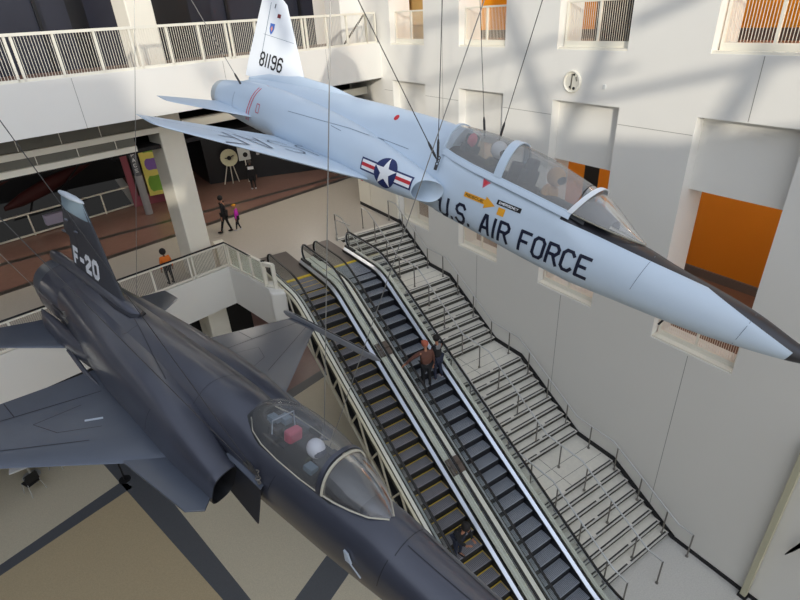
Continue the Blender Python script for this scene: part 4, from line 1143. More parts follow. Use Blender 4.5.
    for s in (1, -1):
        q = []
        for p in pp:
            a0, a1 = p[0], p[1]; b1, b0 = p[2], p[3]
            for j in range(10): q.append([a0+(a1-a0)*j/10, a0+(a1-a0)*(j+1)/10, b0+(b1-b0)*(j+1)/10, b0+(b1-b0)*j/10])
        decal('fin_pale_panel', q, 'r', fb, M['fpale'], fo, side=s, off=.004)
    bm = NB(); loft(bm, [ring(a, 0, w, 2.66+w*.6+.02, 2.66-w*.5, 2.66, 2., 20) for a, w in ((12.45, .01), (12.6, .05), (13.0, .085), (13.5, .085), (13.8, .05), (13.9, .01))]); obj('fin_cap', bm, M['fcap'], pl, smooth=True)
    letters('fin_lettering', 'letter', 'F-20', 1.56, .46, .115, 2.6, lambda q: Vector((13.44-q.x, 1.04+q.y)), 'r', fb, M['white'], fo)
    decal('rudder_line', line_polys([(13.02, 1.0), (13.15, 2.3)], .02), 'r', fb, M['fline'], fo)
    for a, u in ((13.35, 2.12), (12.85, 1.95), (13.60, 1.80)):
        bm = NB(); loft(bm, [ring(a+da, .10, w, u+w, u-w, u, 2., 10) for da, w in ((-.10, .005), (-.04, .03), (.06, .03), (.12, .005))]); obj('fin_fitting', bm, M['fwing'], fo, smooth=True)
    # fairing tube below the rudder
    bm = NB(); loft(bm, [ring(a, 0, w, t_, .70, .80, 2.4, 24) for a, w, t_ in ((10.22, .03, .86), (10.35, .12, .90), (10.9, .16, .93), (12.0, .15, .96), (13.4, .14, .99), (14.6, .12, 1.0), (15.0, .07, .95), (15.1, .02, .9))]); obj('fin_root_fairing', bm, g, pl, smooth=True)
    bm = NB(); loft(bm, [ring(a, 0, w, .85, .72, .78, 2.4, 24) for a, w in ((10.18, .05), (10.3, .17), (10.9, .21), (11.5, .19), (12.2, .12))]); obj('fairing_step', bm, M['fline'], pl, smooth=True)
    # cockpit
    ws = [(3.24,.04,.42,.435),(3.45,.22,.43,.58),(3.7,.32,.44,.73),(3.95,.385,.45,.84),(4.16,.41,.455,.90)]
    cn = [(4.24,.42,.46,.93),(4.6,.435,.465,1.03),(5.1,.435,.49,1.08),(5.5,.41,.52,1.05),(5.8,.35,.57,.96),(6.02,.22,.64,.83),(6.1,.05,.70,.77)]
    for st_, nm_ in ((ws, 'windshield'), (cn, 'canopy')):
        bm = shell(arch_rings(interp(st_, 3), 22)); obj(nm_, bm, M['canopyglass2'], pl, smooth=True, angle=180)
    bow(pl, (4.21, .415, .458, .92), .07, g); bow(pl, (4.14, .41, .455, .895), .03, M['seal'], 'windshield_bow')
    sill(pl, cn[:6], .010, M['seal'], 'canopy_seal'); sill(pl, ws, .012, M['seal'], 'windshield_seal')
    bm = shell(arch_rings([(4.0,.38,.36,.50),(4.8,.39,.38,.51),(5.6,.38,.42,.56),(6.1,.3,.5,.72)], 12)); obj('cockpit_tub', bm, M['cockpit'], pl, smooth=True)
    bm = shell(arch_rings([(3.6,.24,.44,.52),(3.95,.34,.46,.64),(4.25,.34,.46,.62)], 12)); obj('instrument_coaming', bm, M['seat'], pl, smooth=True)
    ejection_seat(pl, 5.03, -.06, M['pink'])
    for k, (a, r_, u_) in enumerate(((5.55, .12, .60), (5.65, -.15, .62), (5.45, .25, .54), (5.75, 0, .64), (5.3, -.2, .56), (4.6, .22, .50), (4.55, -.2, .52))):
        bm = NB(); box(bm, -a-.09, -a+.09, -r_-.07, -r_+.07, u_-.05, u_+.06); obj('avionics_box', bm, [M['seat'], M['fpale']][k % 2], pl, bevel=.01)
    bm = NB(); tube(bm, [Bp(5.5, .22, .55), Bp(5.52, .2, .82), Bp(5.52, -.2, .82), Bp(5.5, -.22, .55)], .012, 6); obj('canopy_strut_frame', bm, M['fcap'], pl)
    decal('panel_line', line_polys([(3.0, -.2), (2.95, .2)], .012)+line_polys([(7.9, -.2), (7.7, .3)], .012)+line_polys([(5.2, -.1), (5.1, .2)], .010), 'r', bvh, M['fline'], pl)
    for tl, w_ in (([(2.9, -.26), (2.9, .30)], .012), ([(2.85, .12), (1.2, .05)], .012), ([(2.85, -.22), (1.2, -.18)], .012), ([(8.0, .6), (10.2, .12)], .014), ([(7.2, .55), (7.0, -.55)], .010), ([(9.9, .5), (9.9, .2)], .012)):
        decal('spine_panel_line', line_polys(tl, w_), 'u', bvh, M['fline'], pl)
    bm = NB(); prism(bm, [Bp(3.58, .49, -.02), Bp(3.50, .50, -.02), Bp(3.42, .50, -.14), Bp(3.52, .50, -.14)], (0, 0, 0), (0, -.03, 0)); bar(bm, Bp(3.44, .52, -.14), Bp(3.22, .54, -.2), .015)
    obj('pitot_vane', bm, M['fcap'], pl)
    for a, r_, u_ in ((5.36, .56, -.03), (12.15, .78, .22), (5.36, -.56, -.03), (11.68, -.6, .15)):
        bm = NB()
        for k in range(4):
            c = Bp(a+.02*k, r_, u_+.05*k); tube(bm, [c+Vector((.035*cos(q*PI/4), (k % 2)*.035*sin(q*PI/4), .035*sin(q*PI/4)*(1-k % 2)+.02)) for q in range(8)], .012, 6, closed=True)
        bar(bm, Bp(a, r_*.94, u_-.08), Bp(a, r_, u_+.02), .04)
        obj('lifting_shackle', bm, M['railbar'], pl, smooth=True)
    return pl
FI = fighter()
seatpilot(FI, 'seated_dummy', 4.80, .02, 'white-helmeted dummy seated in the cockpit of the dark grey jet', M['helmet'], M['suit'], M['cdenim'])

# ------------------------------------------------------------------ suspension cables
def attach(pl, a, r, u): return (pl.matrix_world @ Bp(a, r, u))
def cable(start, px, z, lab, r=.008, m=None, dark=False):
    """px: a far point on the rope's line; the ceiling end is at height z"""
    o = Vector(start); c = Vector((o.dot(r2), o.dot(d2), o.dot(fw)))
    s0 = Vector((400+F_*c.x/c.z, 300+F_*c.y/c.z)); s1 = Vector(px); best = None
    for k in range(400):
        q = s0+(s1-s0)*(1+k*.02); d = pray(q.x, q.y)
        if d.z <= .02: continue
        e_ = d*(z/d.z); w = (e_-o).xy.length
        if best is None or w < best[0]: best = (w, e_)
    end = best[1]
    bm = NB()
    tube(bm, [Vector((0, 0, 0)), end-o], r, 6)
    e = obj('suspension_cable', bm, m or M['wire'], smooth=True); e.location = o
    label(e, lab, 'cable', 'wire ropes that hang the two aircraft')
    dd = (end-o).normalized()
    bm = NB(); tube(bm, [dd*.05, dd*.12, dd*.32, dd*.38], [.012, .022, .022, .012], 8); obj('turnbuckle', bm, M['wired'], e, smooth=True)
bpy.context.view_layer.update()
H = 7.5
a1 = attach(TR_, 6.22, .58, .42); a2 = attach(TR_, 11.86, .60, .35); a3 = attach(TR_, 6.1, -.5, 1.0)
cable(a1, (331, -55), H, 'dark wire rope slanting from the white jet intake up to the left', .009, M['wired'])
cable(a1, (444, -60), H, 'thin vertical wire rope above the white jet intake', .007, M['wired'])
cable(a2, (162, -50), H, 'wire rope from the white jet tail slanting up left across the balcony rail', .009, M['wire'])
cable(a3, (478, -60), H, 'vertical wire rope behind the rear cockpit of the white jet', .006, M['wired'])
cable(attach(TR_, 5.8, -.5, 1.0), (561, -60), H, 'wire rope slanting up right from behind the white jet canopy', .008, M['wired'])
f1 = attach(FI, 5.36, .56, .08); f2 = attach(FI, 12.15, .78, .32); f3 = attach(FI, 5.16, -.56, -.2); f4 = attach(FI, 11.68, -.55, .12)
cable(f1, (-131, -60), H, 'wire rope crossing just in front of the grey fin lettering, running up left', .0055, M['wired'])
cable(f1, (-278, -60), H, 'wire rope over the grey jet spine ending at its right intake', .0055, M['wired'])
cable(f2, (-326, -60), H, 'wire rope from the rear right flank of the grey jet to the left photo edge', .007)
cable(f3, (331.5, -60), H, 'long vertical wire rope dropping past the white jet to the grey jet cockpit', .007)
cable(f3, (505, -60), H, 'long slanting wire rope passing the white jet intake down to the grey jet', .007)
cable(f4, (134, -60), H, 'vertical wire rope rising from the foot of the grey fin', .006)

# ------------------------------------------------------------------ people
def person(loc, yaw, H, lab, P, skin, parts, hair_m, hair_r=.112, cap=None, extra=None):
    """P: joints in a 1.0 m tall frame, x forward, y left, z up. One continuous skin body; clothes and hair are children."""
    e = empty('person', loc, (0, 0, yaw)); label(e, lab, 'person')
    R = dict(pel=.072, ab=.066, ch=.076, nk=.030, hb=.046, sh=.036, el=.024, wr=.016, pm=.018, hip=.052, kn=.034, an=.022, to=.022)
    J = {'pel': (0, 0, .52), 'ab': (0, 0, .60), 'ch': (0, 0, .72), 'nk': (0, 0, .83), 'hb': (.012, 0, .90)}
    for s, k in ((1, 'L'), (-1, 'R')):
        J.update({'sh'+k: (0, s*.105, .79), 'el'+k: (-.01, s*.14, .62), 'wr'+k: (.03, s*.15, .47), 'pm'+k: (.04, s*.15, .42),
                  'hip'+k: (0, s*.055, .50), 'kn'+k: (.01, s*.06, .27), 'an'+k: (-.01, s*.06, .04), 'to'+k: (.10, s*.065, .02)})
    J.update(P)
    E = [('pel', 'ab'), ('ab', 'ch'), ('ch', 'nk'), ('nk', 'hb')]
    for k in 'LR': E += [('ch', 'sh'+k), ('sh'+k, 'el'+k), ('el'+k, 'wr'+k), ('wr'+k, 'pm'+k), ('pel', 'hip'+k), ('hip'+k, 'kn'+k), ('kn'+k, 'an'+k), ('an'+k, 'to'+k)]
    def rad_(k, f=1.): return R.get(k, R.get(k[:-1], .03))*f*H
    def skinmesh(name, keys, edges, m, f, root, parent, sub=1):
        bm = NB(); sk = bm.verts.layers.skin.verify(); V = {}
        for k in keys:
            v = bm.verts.new(Vector(J[k])*H); r = rad_(k, f) if (name == 'body' or k[:2] not in ('el', 'wr')) else max(rad_(k, f), .034*H if k[:2] == 'el' else .027*H); v[sk].radius = (r, r*(1.25 if k in ('ch', 'pel', 'ab') else 1)); v[sk].use_root = (k == root); V[k] = v
        for a, b in edges:
            if a in V and b in V: bm.edges.new((V[a], V[b]))
        if name == 'body':      # fingers and thumb
            for k, s in (('L', 1), ('R', -1)):
                pm = Vector(J['pm'+k]); d = (pm-Vector(J['wr'+k])).normalized(); side = d.cross(Vector((0, 0, 1)) if abs(d.z) < .9 else Vector((1, 0, 0))).normalized()
                cur = d.cross(side).normalized()
                for q, (o_, l_) in enumerate(((-.014, .038), (-.005, .044), (.005, .042), (.014, .032))):
                    b = V['pm'+k]; p1 = pm+side*o_+d*.018; p2 = p1+d*l_*.5+cur*.004; p3 = p2+d*l_*.4+cur*.014
                    for p, r in ((p1, .0055), (p2, .0048), (p3, .004)):
                        v = bm.verts.new(p*H); v[sk].radius = (r*H, r*H); bm.edges.new((b, v)); b = v
                b = V['wr'+k]
                for p, r in ((Vector(J['wr'+k])+d*.014+side*.020, .006), (Vector(J['wr'+k])+d*.036+side*.030, .005)):
                    v = bm.verts.new(p*H); v[sk].radius = (r*H, r*H); bm.edges.new((b, v)); b = v
        o = obj(name, bm, m, parent); o.modifiers.new('s', 'SKIN'); q = o.modifiers.new('d', 'SUBSURF'); q.levels = q.render_levels = sub
        for pf in o.data.polygons: pf.use_smooth = True
        return o
    body = skinmesh('body', list(J), E, skin, .86, 'pel', e, 1)
    # head: shaped, with nose, ears, eyes
    hb = Vector(J['hb'])*H; hc = hb+Vector((.010, 0, .035))*H; r = .062*H
    bm = NB(); ball(bm, hc, r, 16, .98, .84, 1.14)
    ball(bm, hc+Vector((r*.98, 0, -r*.05)), r*.16, 8, 1.2, .8, 1.3)
    for s in (-1, 1): ball(bm, hc+Vector((0, s*r*.86, -r*.05)), r*.2, 8, .7, .4, 1.2)
    ball(bm, hc+Vector((r*.45, 0, -r*.75)), r*.45, 10, 1, .9, .7)
    hd = obj('head', bm, skin, e, smooth=True, angle=180)
    bm = NB()
    for s in (-1, 1): ball(bm, hc+Vector((r*.86, s*r*.34, r*.1)), r*.11, 8)
    obj('eyes', bm, M['ink'], hd, smooth=True)
    bm = NB(); ball(bm, hc+Vector((r*.88, 0, -r*.5)), r*.16, 8, .5, 1.4, .35); obj('mouth', bm, mat('lips', (150, 80, 76), .6), hd, smooth=True)
    if hair_m:
        bm = NB(); ball(bm, hc+Vector((-.010*H, 0, .012*H)), hair_r*.6*H, 16, 1.0, .95, 1.05); obj('hair', bm, hair_m, e, smooth=True, angle=180)
    if cap:
        bm = NB(); ball(bm, hc+Vector((0, 0, .022*H)), .068*H, 14, 1.02, .95, .85); box(bm, hc.x+.03*H, hc.x+.10*H, -.04*H, .04*H, hc.z+.02*H, hc.z+.03*H); obj('cap', bm, cap, e, smooth=True)
    tops = ['pel', 'ab', 'ch']+['sh'+k for k in 'LR']+['el'+k for k in 'LR']+['wr'+k for k in 'LR']
    legs = ['pel']+[a+k for k in 'LR' for a in ('hip', 'kn', 'an')]
    for nm_, ks, m, f in parts:
        if ks == 'top': ks = tops
        elif ks == 'legs': ks = legs
        root = 'pel' if 'pel' in ks else ks[0]
        skinmesh(nm_, ks, E, m, f, root, e)
    for k in 'LR':
        bm = NB(); a = Vector(J['an'+k])*H; b = Vector(J['to'+k])*H
        tube(bm, [a+Vector((-.025*H, 0, -.012*H)), (a+b)/2+Vector((0, 0, -.010*H)), b], [.028*H, .032*H, .020*H], 10, flat=.8); obj('shoe', bm, extra or M['shoed'], e, smooth=True)
    return e
def hoisted(P): return P
# woman walking with a child on the mezzanine
person((5.30, 22.82, ZM), rad(150), 1.66, 'person in black walking beside a child in magenta, one hand raised to the face',
       {'elR': (.05, -.17, .66), 'wrR': (.10, -.08, .80), 'pmR': (.09, -.06, .85), 'knL': (.07, .06, .28), 'anL': (.14, .06, .05), 'toL': (.24, .07, .03), 'knR': (-.03, -.06, .27), 'anR': (-.10, -.06, .05), 'toR': (-.01, -.06, .02)},
       M['skin'], [('jacket', 'top', M['cblack'], 1.18), ('trousers', 'legs', M['cblack'], 1.12)], M['hair'], .118)
c = person((5.80, 22.72, ZM), rad(160), 1.22, 'child in a magenta jacket holding hands with the person in black',
       {'elL': (.02, .16, .64), 'knL': (.05, .06, .27), 'anL': (.09, .06, .05), 'toL': (.19, .06, .03), 'anR': (-.06, -.06, .04), 'toR': (.04, -.06, .02)},
       M['skin'], [('jacket', 'top', M['cmagenta'], 1.3), ('trousers', 'legs', M['cblack'], 1.1)], None, .11, cap=M['gold'], extra=M['shoe'])
person((8.55, 28.5, ZM), rad(75), 1.60, 'person in a long black coat with a white back print, near the round dish display',
       {'elL': (.10, .15, .66), 'wrL': (.20, .12, .62), 'pmL': (.25, .11, .62)}, M['skin2'],
       [('coat', ['pel', 'ab', 'ch', 'shL', 'shR', 'elL', 'elR', 'wrL', 'wrR', 'hipL', 'hipR', 'knL', 'knR'], M['cblack'], 2.0), ('trousers', 'legs', M['cblack'], 1.1)], mat('grey_hair', (90, 84, 80), .7), .115, extra=M['shoe'])
bm = NB(); box(bm, -.16, .16, -.004, .004, -.08, .08)
o_ = obj('back_print', bm, M['white']); o_.parent = [o for o in C.objects if o.name.startswith('person')][-1]; o_.location = (-.20, 0, 1.22); o_.rotation_euler = (0, 0, PI/2)
person((2.05, 19.02, ZM), rad(100), 1.32, 'curly-haired child in an orange top standing by the mezzanine balustrade', {}, M['skin2'],
       [('orange_top', 'top', M['corange'], 1.22), ('trousers', 'legs', M['cblack'], 1.12)], M['hair'], .15)
# riders
z_ = zn(11.0)
person((7.56, 10.92, zn(10.75)-.02), rad(75), 1.72, 'rider in a brown jacket and red cap with one hand on the escalator handrail',
       {'elL': (.02, .26, .70), 'wrL': (.03, .38, .60), 'pmL': (.03, .41, .585), 'anL': (0, .05, .04), 'anR': (-.02, -.06, .04)}, M['skin'],
       [('brown_jacket', 'top', M['cbrown'], 1.32), ('jacket_hem', ['pel', 'ab'], M['cgrey'], 1.36), ('trousers', 'legs', M['cblack'], 1.15)], None, .11, cap=M['cred'])
person((8.06, 11.02, zn(10.75)-.02), rad(100), 1.70, 'dark-haired rider in a black jacket with a grey hood beside the rider in brown',
       {'elR': (.05, -.17, .66), 'wrR': (.12, -.19, .60), 'pmR': (.16, -.19, .60), 'knR': (.0, -.07, .28), 'anR': (-.03, -.1, .05), 'toR': (.07, -.10, .03)}, M['skin'],
       [('black_jacket', 'top', M['cblack'], 1.22), ('hood', ['shL', 'ch', 'shR'], M['cgrey'], 1.15), ('trousers', 'legs', M['cdenim'], 1.12)], M['hair'], .112, extra=M['shoe'])
person((5.62, 6.95, zn(6.8)-.02), rad(-80), 1.62, 'dark-clothed rider bending forward on the left escalator by the dark jet nose',
       {'ab': (.02, 0, .60), 'ch': (.07, 0, .70), 'nk': (.12, 0, .79), 'hb': (.16, 0, .84), 'shL': (.08, .10, .76), 'shR': (.08, -.10, .76), 'elL': (.14, .12, .62), 'elR': (.14, -.12, .62), 'wrL': (.24, .08, .58), 'wrR': (.24, -.08, .58), 'pmL': (.28, .06, .60), 'pmR': (.28, -.06, .60)}, M['skin'],
       [('black_top', 'top', M['cblack'], 1.22), ('trousers', 'legs', M['cdenim'], 1.12)], M['hair'], .13)

# ------------------------------------------------------------------ exhibits and furniture
# round dish display on a tripod
t = empty('dish_display', (8.0, 30.3, ZM)); label(t, 'cream round dish model on a slim stand by the dark back wall', 'display')
bm = NB()
fr = Vector((-.25, -1, .12)).normalized(); sx_, sy_ = frame_of(fr)
for k in range(1): pass
cc = Vector((0, 0, 1.52)); rr = []
for rad_, dep in ((.02, .0), (.21, -.02), (.42, -.07), (.47, -.10), (.47, -.14), (.42, -.11), (.02, -.05)):
    rr.append([cc+(sx_*cos(2*PI*k/32)+sy_*sin(2*PI*k/32))*rad_-fr*dep for k in range(32)])
loft(bm, rr); obj('dish', bm, M['dish'], t, smooth=True, angle=50)
bm = NB(); tube(bm, [cc+fr*.14+sx_*.22, cc+fr*.32, cc+fr*.14-sx_*.25+sy_*.1], .03, 6); ball(bm, cc+fr*.3, .12, 10); obj('feed_arm', bm, M['ink'], t)
for a in (-.45, 0, .4):
    bm = NB(); tube(bm, [(a*.3, .06, 1.25), (a, .2+abs(a)*.3, 0)], .03, 6); obj('leg', bm, M['cream'], t)
t = empty('information_stand', (8.85, 30.2, ZM)); label(t, 'pale square information board on a post right of the dish display', 'sign')
bm = NB(); box(bm, -.34, .34, -.03, .03, 1.25, 2.05); obj('board', bm, M['board'], t, bevel=.01)
bm = NB(); ball(bm, (.05, -.05, 1.55), .14, 12, 1, .2, 1); obj('board_picture', bm, M['ink'], t, smooth=True)
bm = NB(); tube(bm, [(0, 0, 0), (0, 0, 1.6)], .03, 8); obj('post', bm, M['cream'], t)
bm = NB()
for k in range(7): ball(bm, (9.55+.1*random.random(), 30.0, ZM+1.5+.22*random.random()), .07, 8)
ball(bm, (9.6, 30.0, ZM+1.62), .13, 10)
label(obj('astronaut_doll', bm, M['helmet'], smooth=True), 'small pale round figure above the person in the long black coat', 'model')
# grey slanted banner column with lettering, pink arch and yellow poster
t = empty('lettered_column', (2.95, 28.1, ZM)); label(t, 'grey round column with pale vertical lettering behind the void railing', 'column')
bm = NB(); tube(bm, [(0, 0, 0), (0, 0, 5.2)], .17, 20); obj('shaft', bm, mat('column_grey', (92, 94, 100), .5), t, smooth=True)
bm = NB(); tube(bm, [(0, 0, 0), (0, 0, 1.95)], .178, 20); obj('pale_base', bm, mat('column_pale', (150, 150, 152), .5), t, smooth=True)
bm = NB(); z0 = 3.85
for ch in 'AIRSPACE':
    for p in text_quads(ch, -.07, .07, 0, .17, .028): 
        try: bm.faces.new([bm.verts.new((q.x-.02, -.182, z0+q.y)) for q in p])
        except Exception: pass
    z0 -= .245
obj('vertical_lettering', bm, M['white'], t)
t = empty('entrance_arch', (3.7, 29.8, ZM)); label(t, 'dusty pink arch frame behind the grey lettered column', 'arch')
bm = NB(); box(bm, -1.15, -.85, 0, .25, 0, 4.3); obj('upright', bm, M['archpink'], t)
bm = NB(); box(bm, 1.25, 1.5, 0, .25, 0, 4.3); obj('upright', bm, M['archpink'], t)
bm = NB()
prof = [(-1.15, 3.7), (-1.05, 4.1), (-.7, 4.4), (-.2, 4.5), (1.5, 4.5), (1.5, 4.1), (-.2, 4.1), (-.6, 4.0), (-.85, 3.7)]
prism(bm, [(a, 0, b) for a, b in prof], (0, 0, 0), (0, .25, 0)); obj('lintel', bm, M['archpink'], t)
bm = NB(); box(bm, -.85, 1.3, .0, .3, 0, .5); obj('kerb', bm, M['archpink'], t)
t = empty('poster_panel', (3.9, 29.3, ZM)); label(t, 'yellow poster with green and purple pictures, beside the big column', 'poster')
bm = NB(); box(bm, -.55, .95, -.03, .03, .55, 3.75); obj('panel', bm, M['bannery'], t)
for (a, b, zz0, zz1, mm) in ((-.46, .85, 2.65, 3.6, 'green'), (-.4, .85, 1.8, 2.45, 'purple'), (-.46, .85, .7, 1.6, 'green')):
    bm = NB()
    prism(bm, [(a+(b-a)*(.5+.5*math.copysign(abs(cos(2*PI*k/14))**.5, cos(2*PI*k/14))), -.04, zz0+(zz1-zz0)*(.5+.5*math.copysign(abs(sin(2*PI*k/14))**.5, sin(2*PI*k/14))*(.85+.15*(k % 2)))) for k in range(14)], (0, 0, 0), (0, .012, 0)); obj('picture', bm, M[mm], t)
# red biplane glimpsed in the dark hall beyond
t = empty('red_aircraft', (-1.2, 31.5, ZM+.6)); label(t, 'dark red aircraft exhibit in the dim hall behind the void railing', 'aircraft')
bm = NB(); prism(bm, [(-2.6, -.2, .9), (2.8, 2.2, 2.6), (3.0, 2.9, 2.65), (-2.4, .7, .95)], (0, 0, 0), (0, 0, .09)); obj('wing', bm, M['redplane'], t)
bm = NB(); rr = [[Vector((a, .9+a*.4, .6+a*.28))+Vector((0, r*cos(2*PI*k/16), r*sin(2*PI*k/16))) for k in range(16)] for a, r in ((-1.8, .1), (-1, .32), (.2, .4), (1.4, .3), (2.6, .1))]
loft(bm, rr); obj('fuselage', bm, M['redplane'], t, smooth=True)
bm = NB()
for a in (-.9, .6): bar(bm, (a, .3, -.5), (a+.5, .8, .5), .07)
bar(bm, (-1.6, .1, -.5), (1.8, .9, -.35), .08); bar(bm, (.6, .8, .2), (2.6, 1.6, 1.9), .06); obj('strut', bm, M['darkmetal'], t)
bm = NB(); box(bm, 0, 1.35, 0, .35, 0, .5); o_ = obj('display_panel', bm, M['bench']); o_.location = (-1.50, 31.0, ZM-.35); o_.rotation_euler = (0, 0, .24)
label(o_, 'pale lilac panel in the dark hall just left of the grey fin', 'panel')
bm = NB(); 
for k in range(5): box(bm, k*.75, k*.75+.1, 0, .1, 0, 1.6)
box(bm, -.1, 3.3, 0, .1, 1.5, 1.65); box(bm, -.1, 3.3, 0, .1, .1, .25)
o_ = obj('ladder_frame', bm, mat('dim_grey_frame', (62, 62, 66), .6)); o_.location = (2.6, 34.6, ZM+1.5); o_.rotation_euler = (0, .12, .3)
label(o_, 'dim grey ladder-like frame in the dark hall behind the void railing', 'frame')
bm = NB(); box(bm, 0, 2.6, 0, .2, 0, 1.0); o_ = obj('glow_panel', bm, M['glow']); o_.location = (7.6, 33.2, ZM+3.3)  # orange interior glow put into the panel's colour
label(o_, 'copper coloured panel standing in for an orange glow between the white jet wing and tail', 'display')
# round wall fixture and small box on the right wall
t = empty('wall_fixture', (XW, 9.87, -1.85)); label(t, 'round cream recessed fixture on the right wall', 'fixture')
bm = NB(); rr = []
for r_, x in ((.27, 0), (.275, -.05), (.25, -.07), (.235, -.055), (.225, -.03), (.02, -.03)):
    rr.append([Vector((x, r_*cos(2*PI*k/32), r_*sin(2*PI*k/32))) for k in range(32)])
loft(bm, rr, cap0=False); obj('ring', bm, M['cream'], t, smooth=True, angle=40)
bm = NB(); bar(bm, (-.04, .0, .19), (-.04, .03, -.19), .025); bar(bm, (-.04, -.12, .12), (-.04, -.15, .02), .02); obj('inner_bracket', bm, M['soffit'], t)
bm = NB(); ball(bm, (-.03, .06, -.13), .03, 8); ball(bm, (-.03, -.07, -.16), .04, 8); ball(bm, (-.03, -.05, .17), .03, 8); obj('socket', bm, M['darkmetal'], t)
bm = NB(); box(bm, XW-.03, XW, 8.84, 8.92, -1.96, -1.86); label(obj('wall_socket', bm, M['board'], bevel=.005), 'tiny grey box on the wall under the half dark upper opening', 'socket')
bm = NB(); box(bm, XW-.01, XW-.075+.0, 21.65, 21.85, ZM+1.25, ZM+1.6); label(obj('wall_notice', bm, M['pink']), 'small red notice on the cream cabinet wall at the top of the stairs', 'notice')
# pole on the right wall, and the pointed bracket beside it
t = empty('wall_pole', (XW-.12, 2.42, ZL)); label(t, 'tall olive pole standing against the right wall at the bottom right', 'pole')
bm = NB(); box(bm, -.07, .07, -.07, .07, 0, 5.45); obj('shaft', bm, M['olive'], t, bevel=.01)
bm = NB(); box(bm, -.10, .10, -.11, .11, 0, .10); obj('foot', bm, M['darkmetal'], t, bevel=.01)
bm = NB(); loft(bm, [[Vector((XW-.12, 1.995-a, -11.93+b)) +Vector((0, w*cos(2*PI*k/10), w*sin(2*PI*k/10))) for k in range(10)] for a, b, w in ((0, 0, .01), (.08, .24, .035), (.30, .9, .06))])
label(obj('pointed_bracket', bm, mat('bracket_grey', (122, 124, 128), .6), smooth=True), 'dark pointed bracket on the right wall at the photo edge', 'bracket')
# small tripod stand by the floor band, café chairs and table under the grey wing
t = empty('floor_stand', (-1.52, 16.95, ZL)); label(t, 'small dark round-based stand at the crossing of the floor bands', 'stand')
bm = NB(); tube(bm, [(0, 0, 0), (0, 0, .04)], .2, 16); obj('base', bm, M['ink'], t)
bm = NB(); tube(bm, [(0, 0, .04), (0, 0, .95)], .03, 8); obj('post', bm, M['darkmetal'], t)
bm = NB(); ball(bm, (0, 0, .98), .06, 8); obj('cap', bm, M['darkmetal'], t)
def cafe_chair(x, y, rz, lab):
    t = empty('cafe_chair', (x, y, ZL), (0, 0, rz)); label(t, lab, 'chair')
    bm = NB(); box(bm, -.22, .22, -.22, .22, .43, .47); obj('seat', bm, M['ink'], t, bevel=.02)
    bm = NB(); box(bm, -.22, .22, .20, .24, .55, .92); obj('backrest', bm, M['ink'], t, bevel=.02)
    for a, b in ((-.2, -.2), (.2, -.2), (-.2, .2), (.2, .2)):
        bm = NB(); tube(bm, [(a, b, .44), (a*1.25, b*1.25, 0)], .014, 6); obj('leg', bm, M['steel'], t)
    for a in (-.2, .2):
        bm = NB(); tube(bm, [(a, .21, .45), (a, .23, .9)], .012, 6); obj('back_post', bm, M['steel'], t)
cafe_chair(-4.25, 18.35, rad(210), 'black chair with thin metal legs just below the grey jet wing')
cafe_chair(-3.45, 19.25, rad(150), 'black chair further right, half hidden by the grey jet wing')
t = empty('cafe_table', (-4.35, 19.25, ZL)); label(t, 'white-topped table by the chairs below the grey jet wing', 'table')
bm = NB(); box(bm, -.45, .45, -.45, .45, .71, .75); obj('tabletop', bm, M['white'], t, bevel=.01)
bm = NB(); tube(bm, [(0, 0, .03), (0, 0, .72)], .04, 10); obj('pedestal', bm, M['steel'], t)
bm = NB(); tube(bm, [(0, 0, 0), (0, 0, .03)], .3, 20); obj('base', bm, M['steel'], t)

# ------------------------------------------------------------------ light: low sun through the roof structure, sky all around
SD = Vector((.60, .75, -.22)).normalized()
sun = bpy.data.lights.new('sun', 'SUN'); sun.energy = 2.35; sun.angle = rad(.9); sun.color = (1., .93, .80)
so = bpy.data.objects.new('sun', sun); C.objects.link(so); so.rotation_euler = SD.to_track_quat('-Z', 'Y').to_euler()
w = bpy.data.worlds.new('sky'); bpy.context.scene.world = w; w.use_nodes = True
wn = w.node_tree.nodes; wl = w.node_tree.links; bg = wn['Background']
tcw = wn.new('ShaderNodeTexCoord'); sw = wn.new('ShaderNodeSeparateXYZ'); wl.new(tcw.outputs['Generated'], sw.inputs[0])
rp = wn.new('ShaderNodeValToRGB'); wl.new(sw.outputs['Z'], rp.inputs[0])
rp.color_ramp.elements[0].position = 0; rp.color_ramp.elements[0].color = (.04, .04, .04, 1)
rp.color_ramp.elements[1].position = .7; rp.color_ramp.elements[1].color = (.76, .83, .97, 1)
el = rp.color_ramp.elements.new(.05); el.color = (.72, .75, .80, 1)
wl.new(rp.outputs[0], bg.inputs[0]); vd = wn.new('ShaderNodeVectorMath'); vd.operation = 'DOT_PRODUCT'; wl.new(tcw.outputs['Generated'], vd.inputs[0]); vd.inputs[1].default_value = (-.22, -.96, .15)
mr = wn.new('ShaderNodeMapRange'); mr.inputs['From Min'].default_value = .0; mr.inputs['From Max'].default_value = 1.; mr.inputs['To Min'].default_value = .58; mr.inputs['To Max'].default_value = 2.0; mr.interpolation_type = 'SMOOTHSTEP'
wl.new(vd.outputs['Value'], mr.inputs['Value']); wl.new(mr.outputs[0], bg.inputs[1])

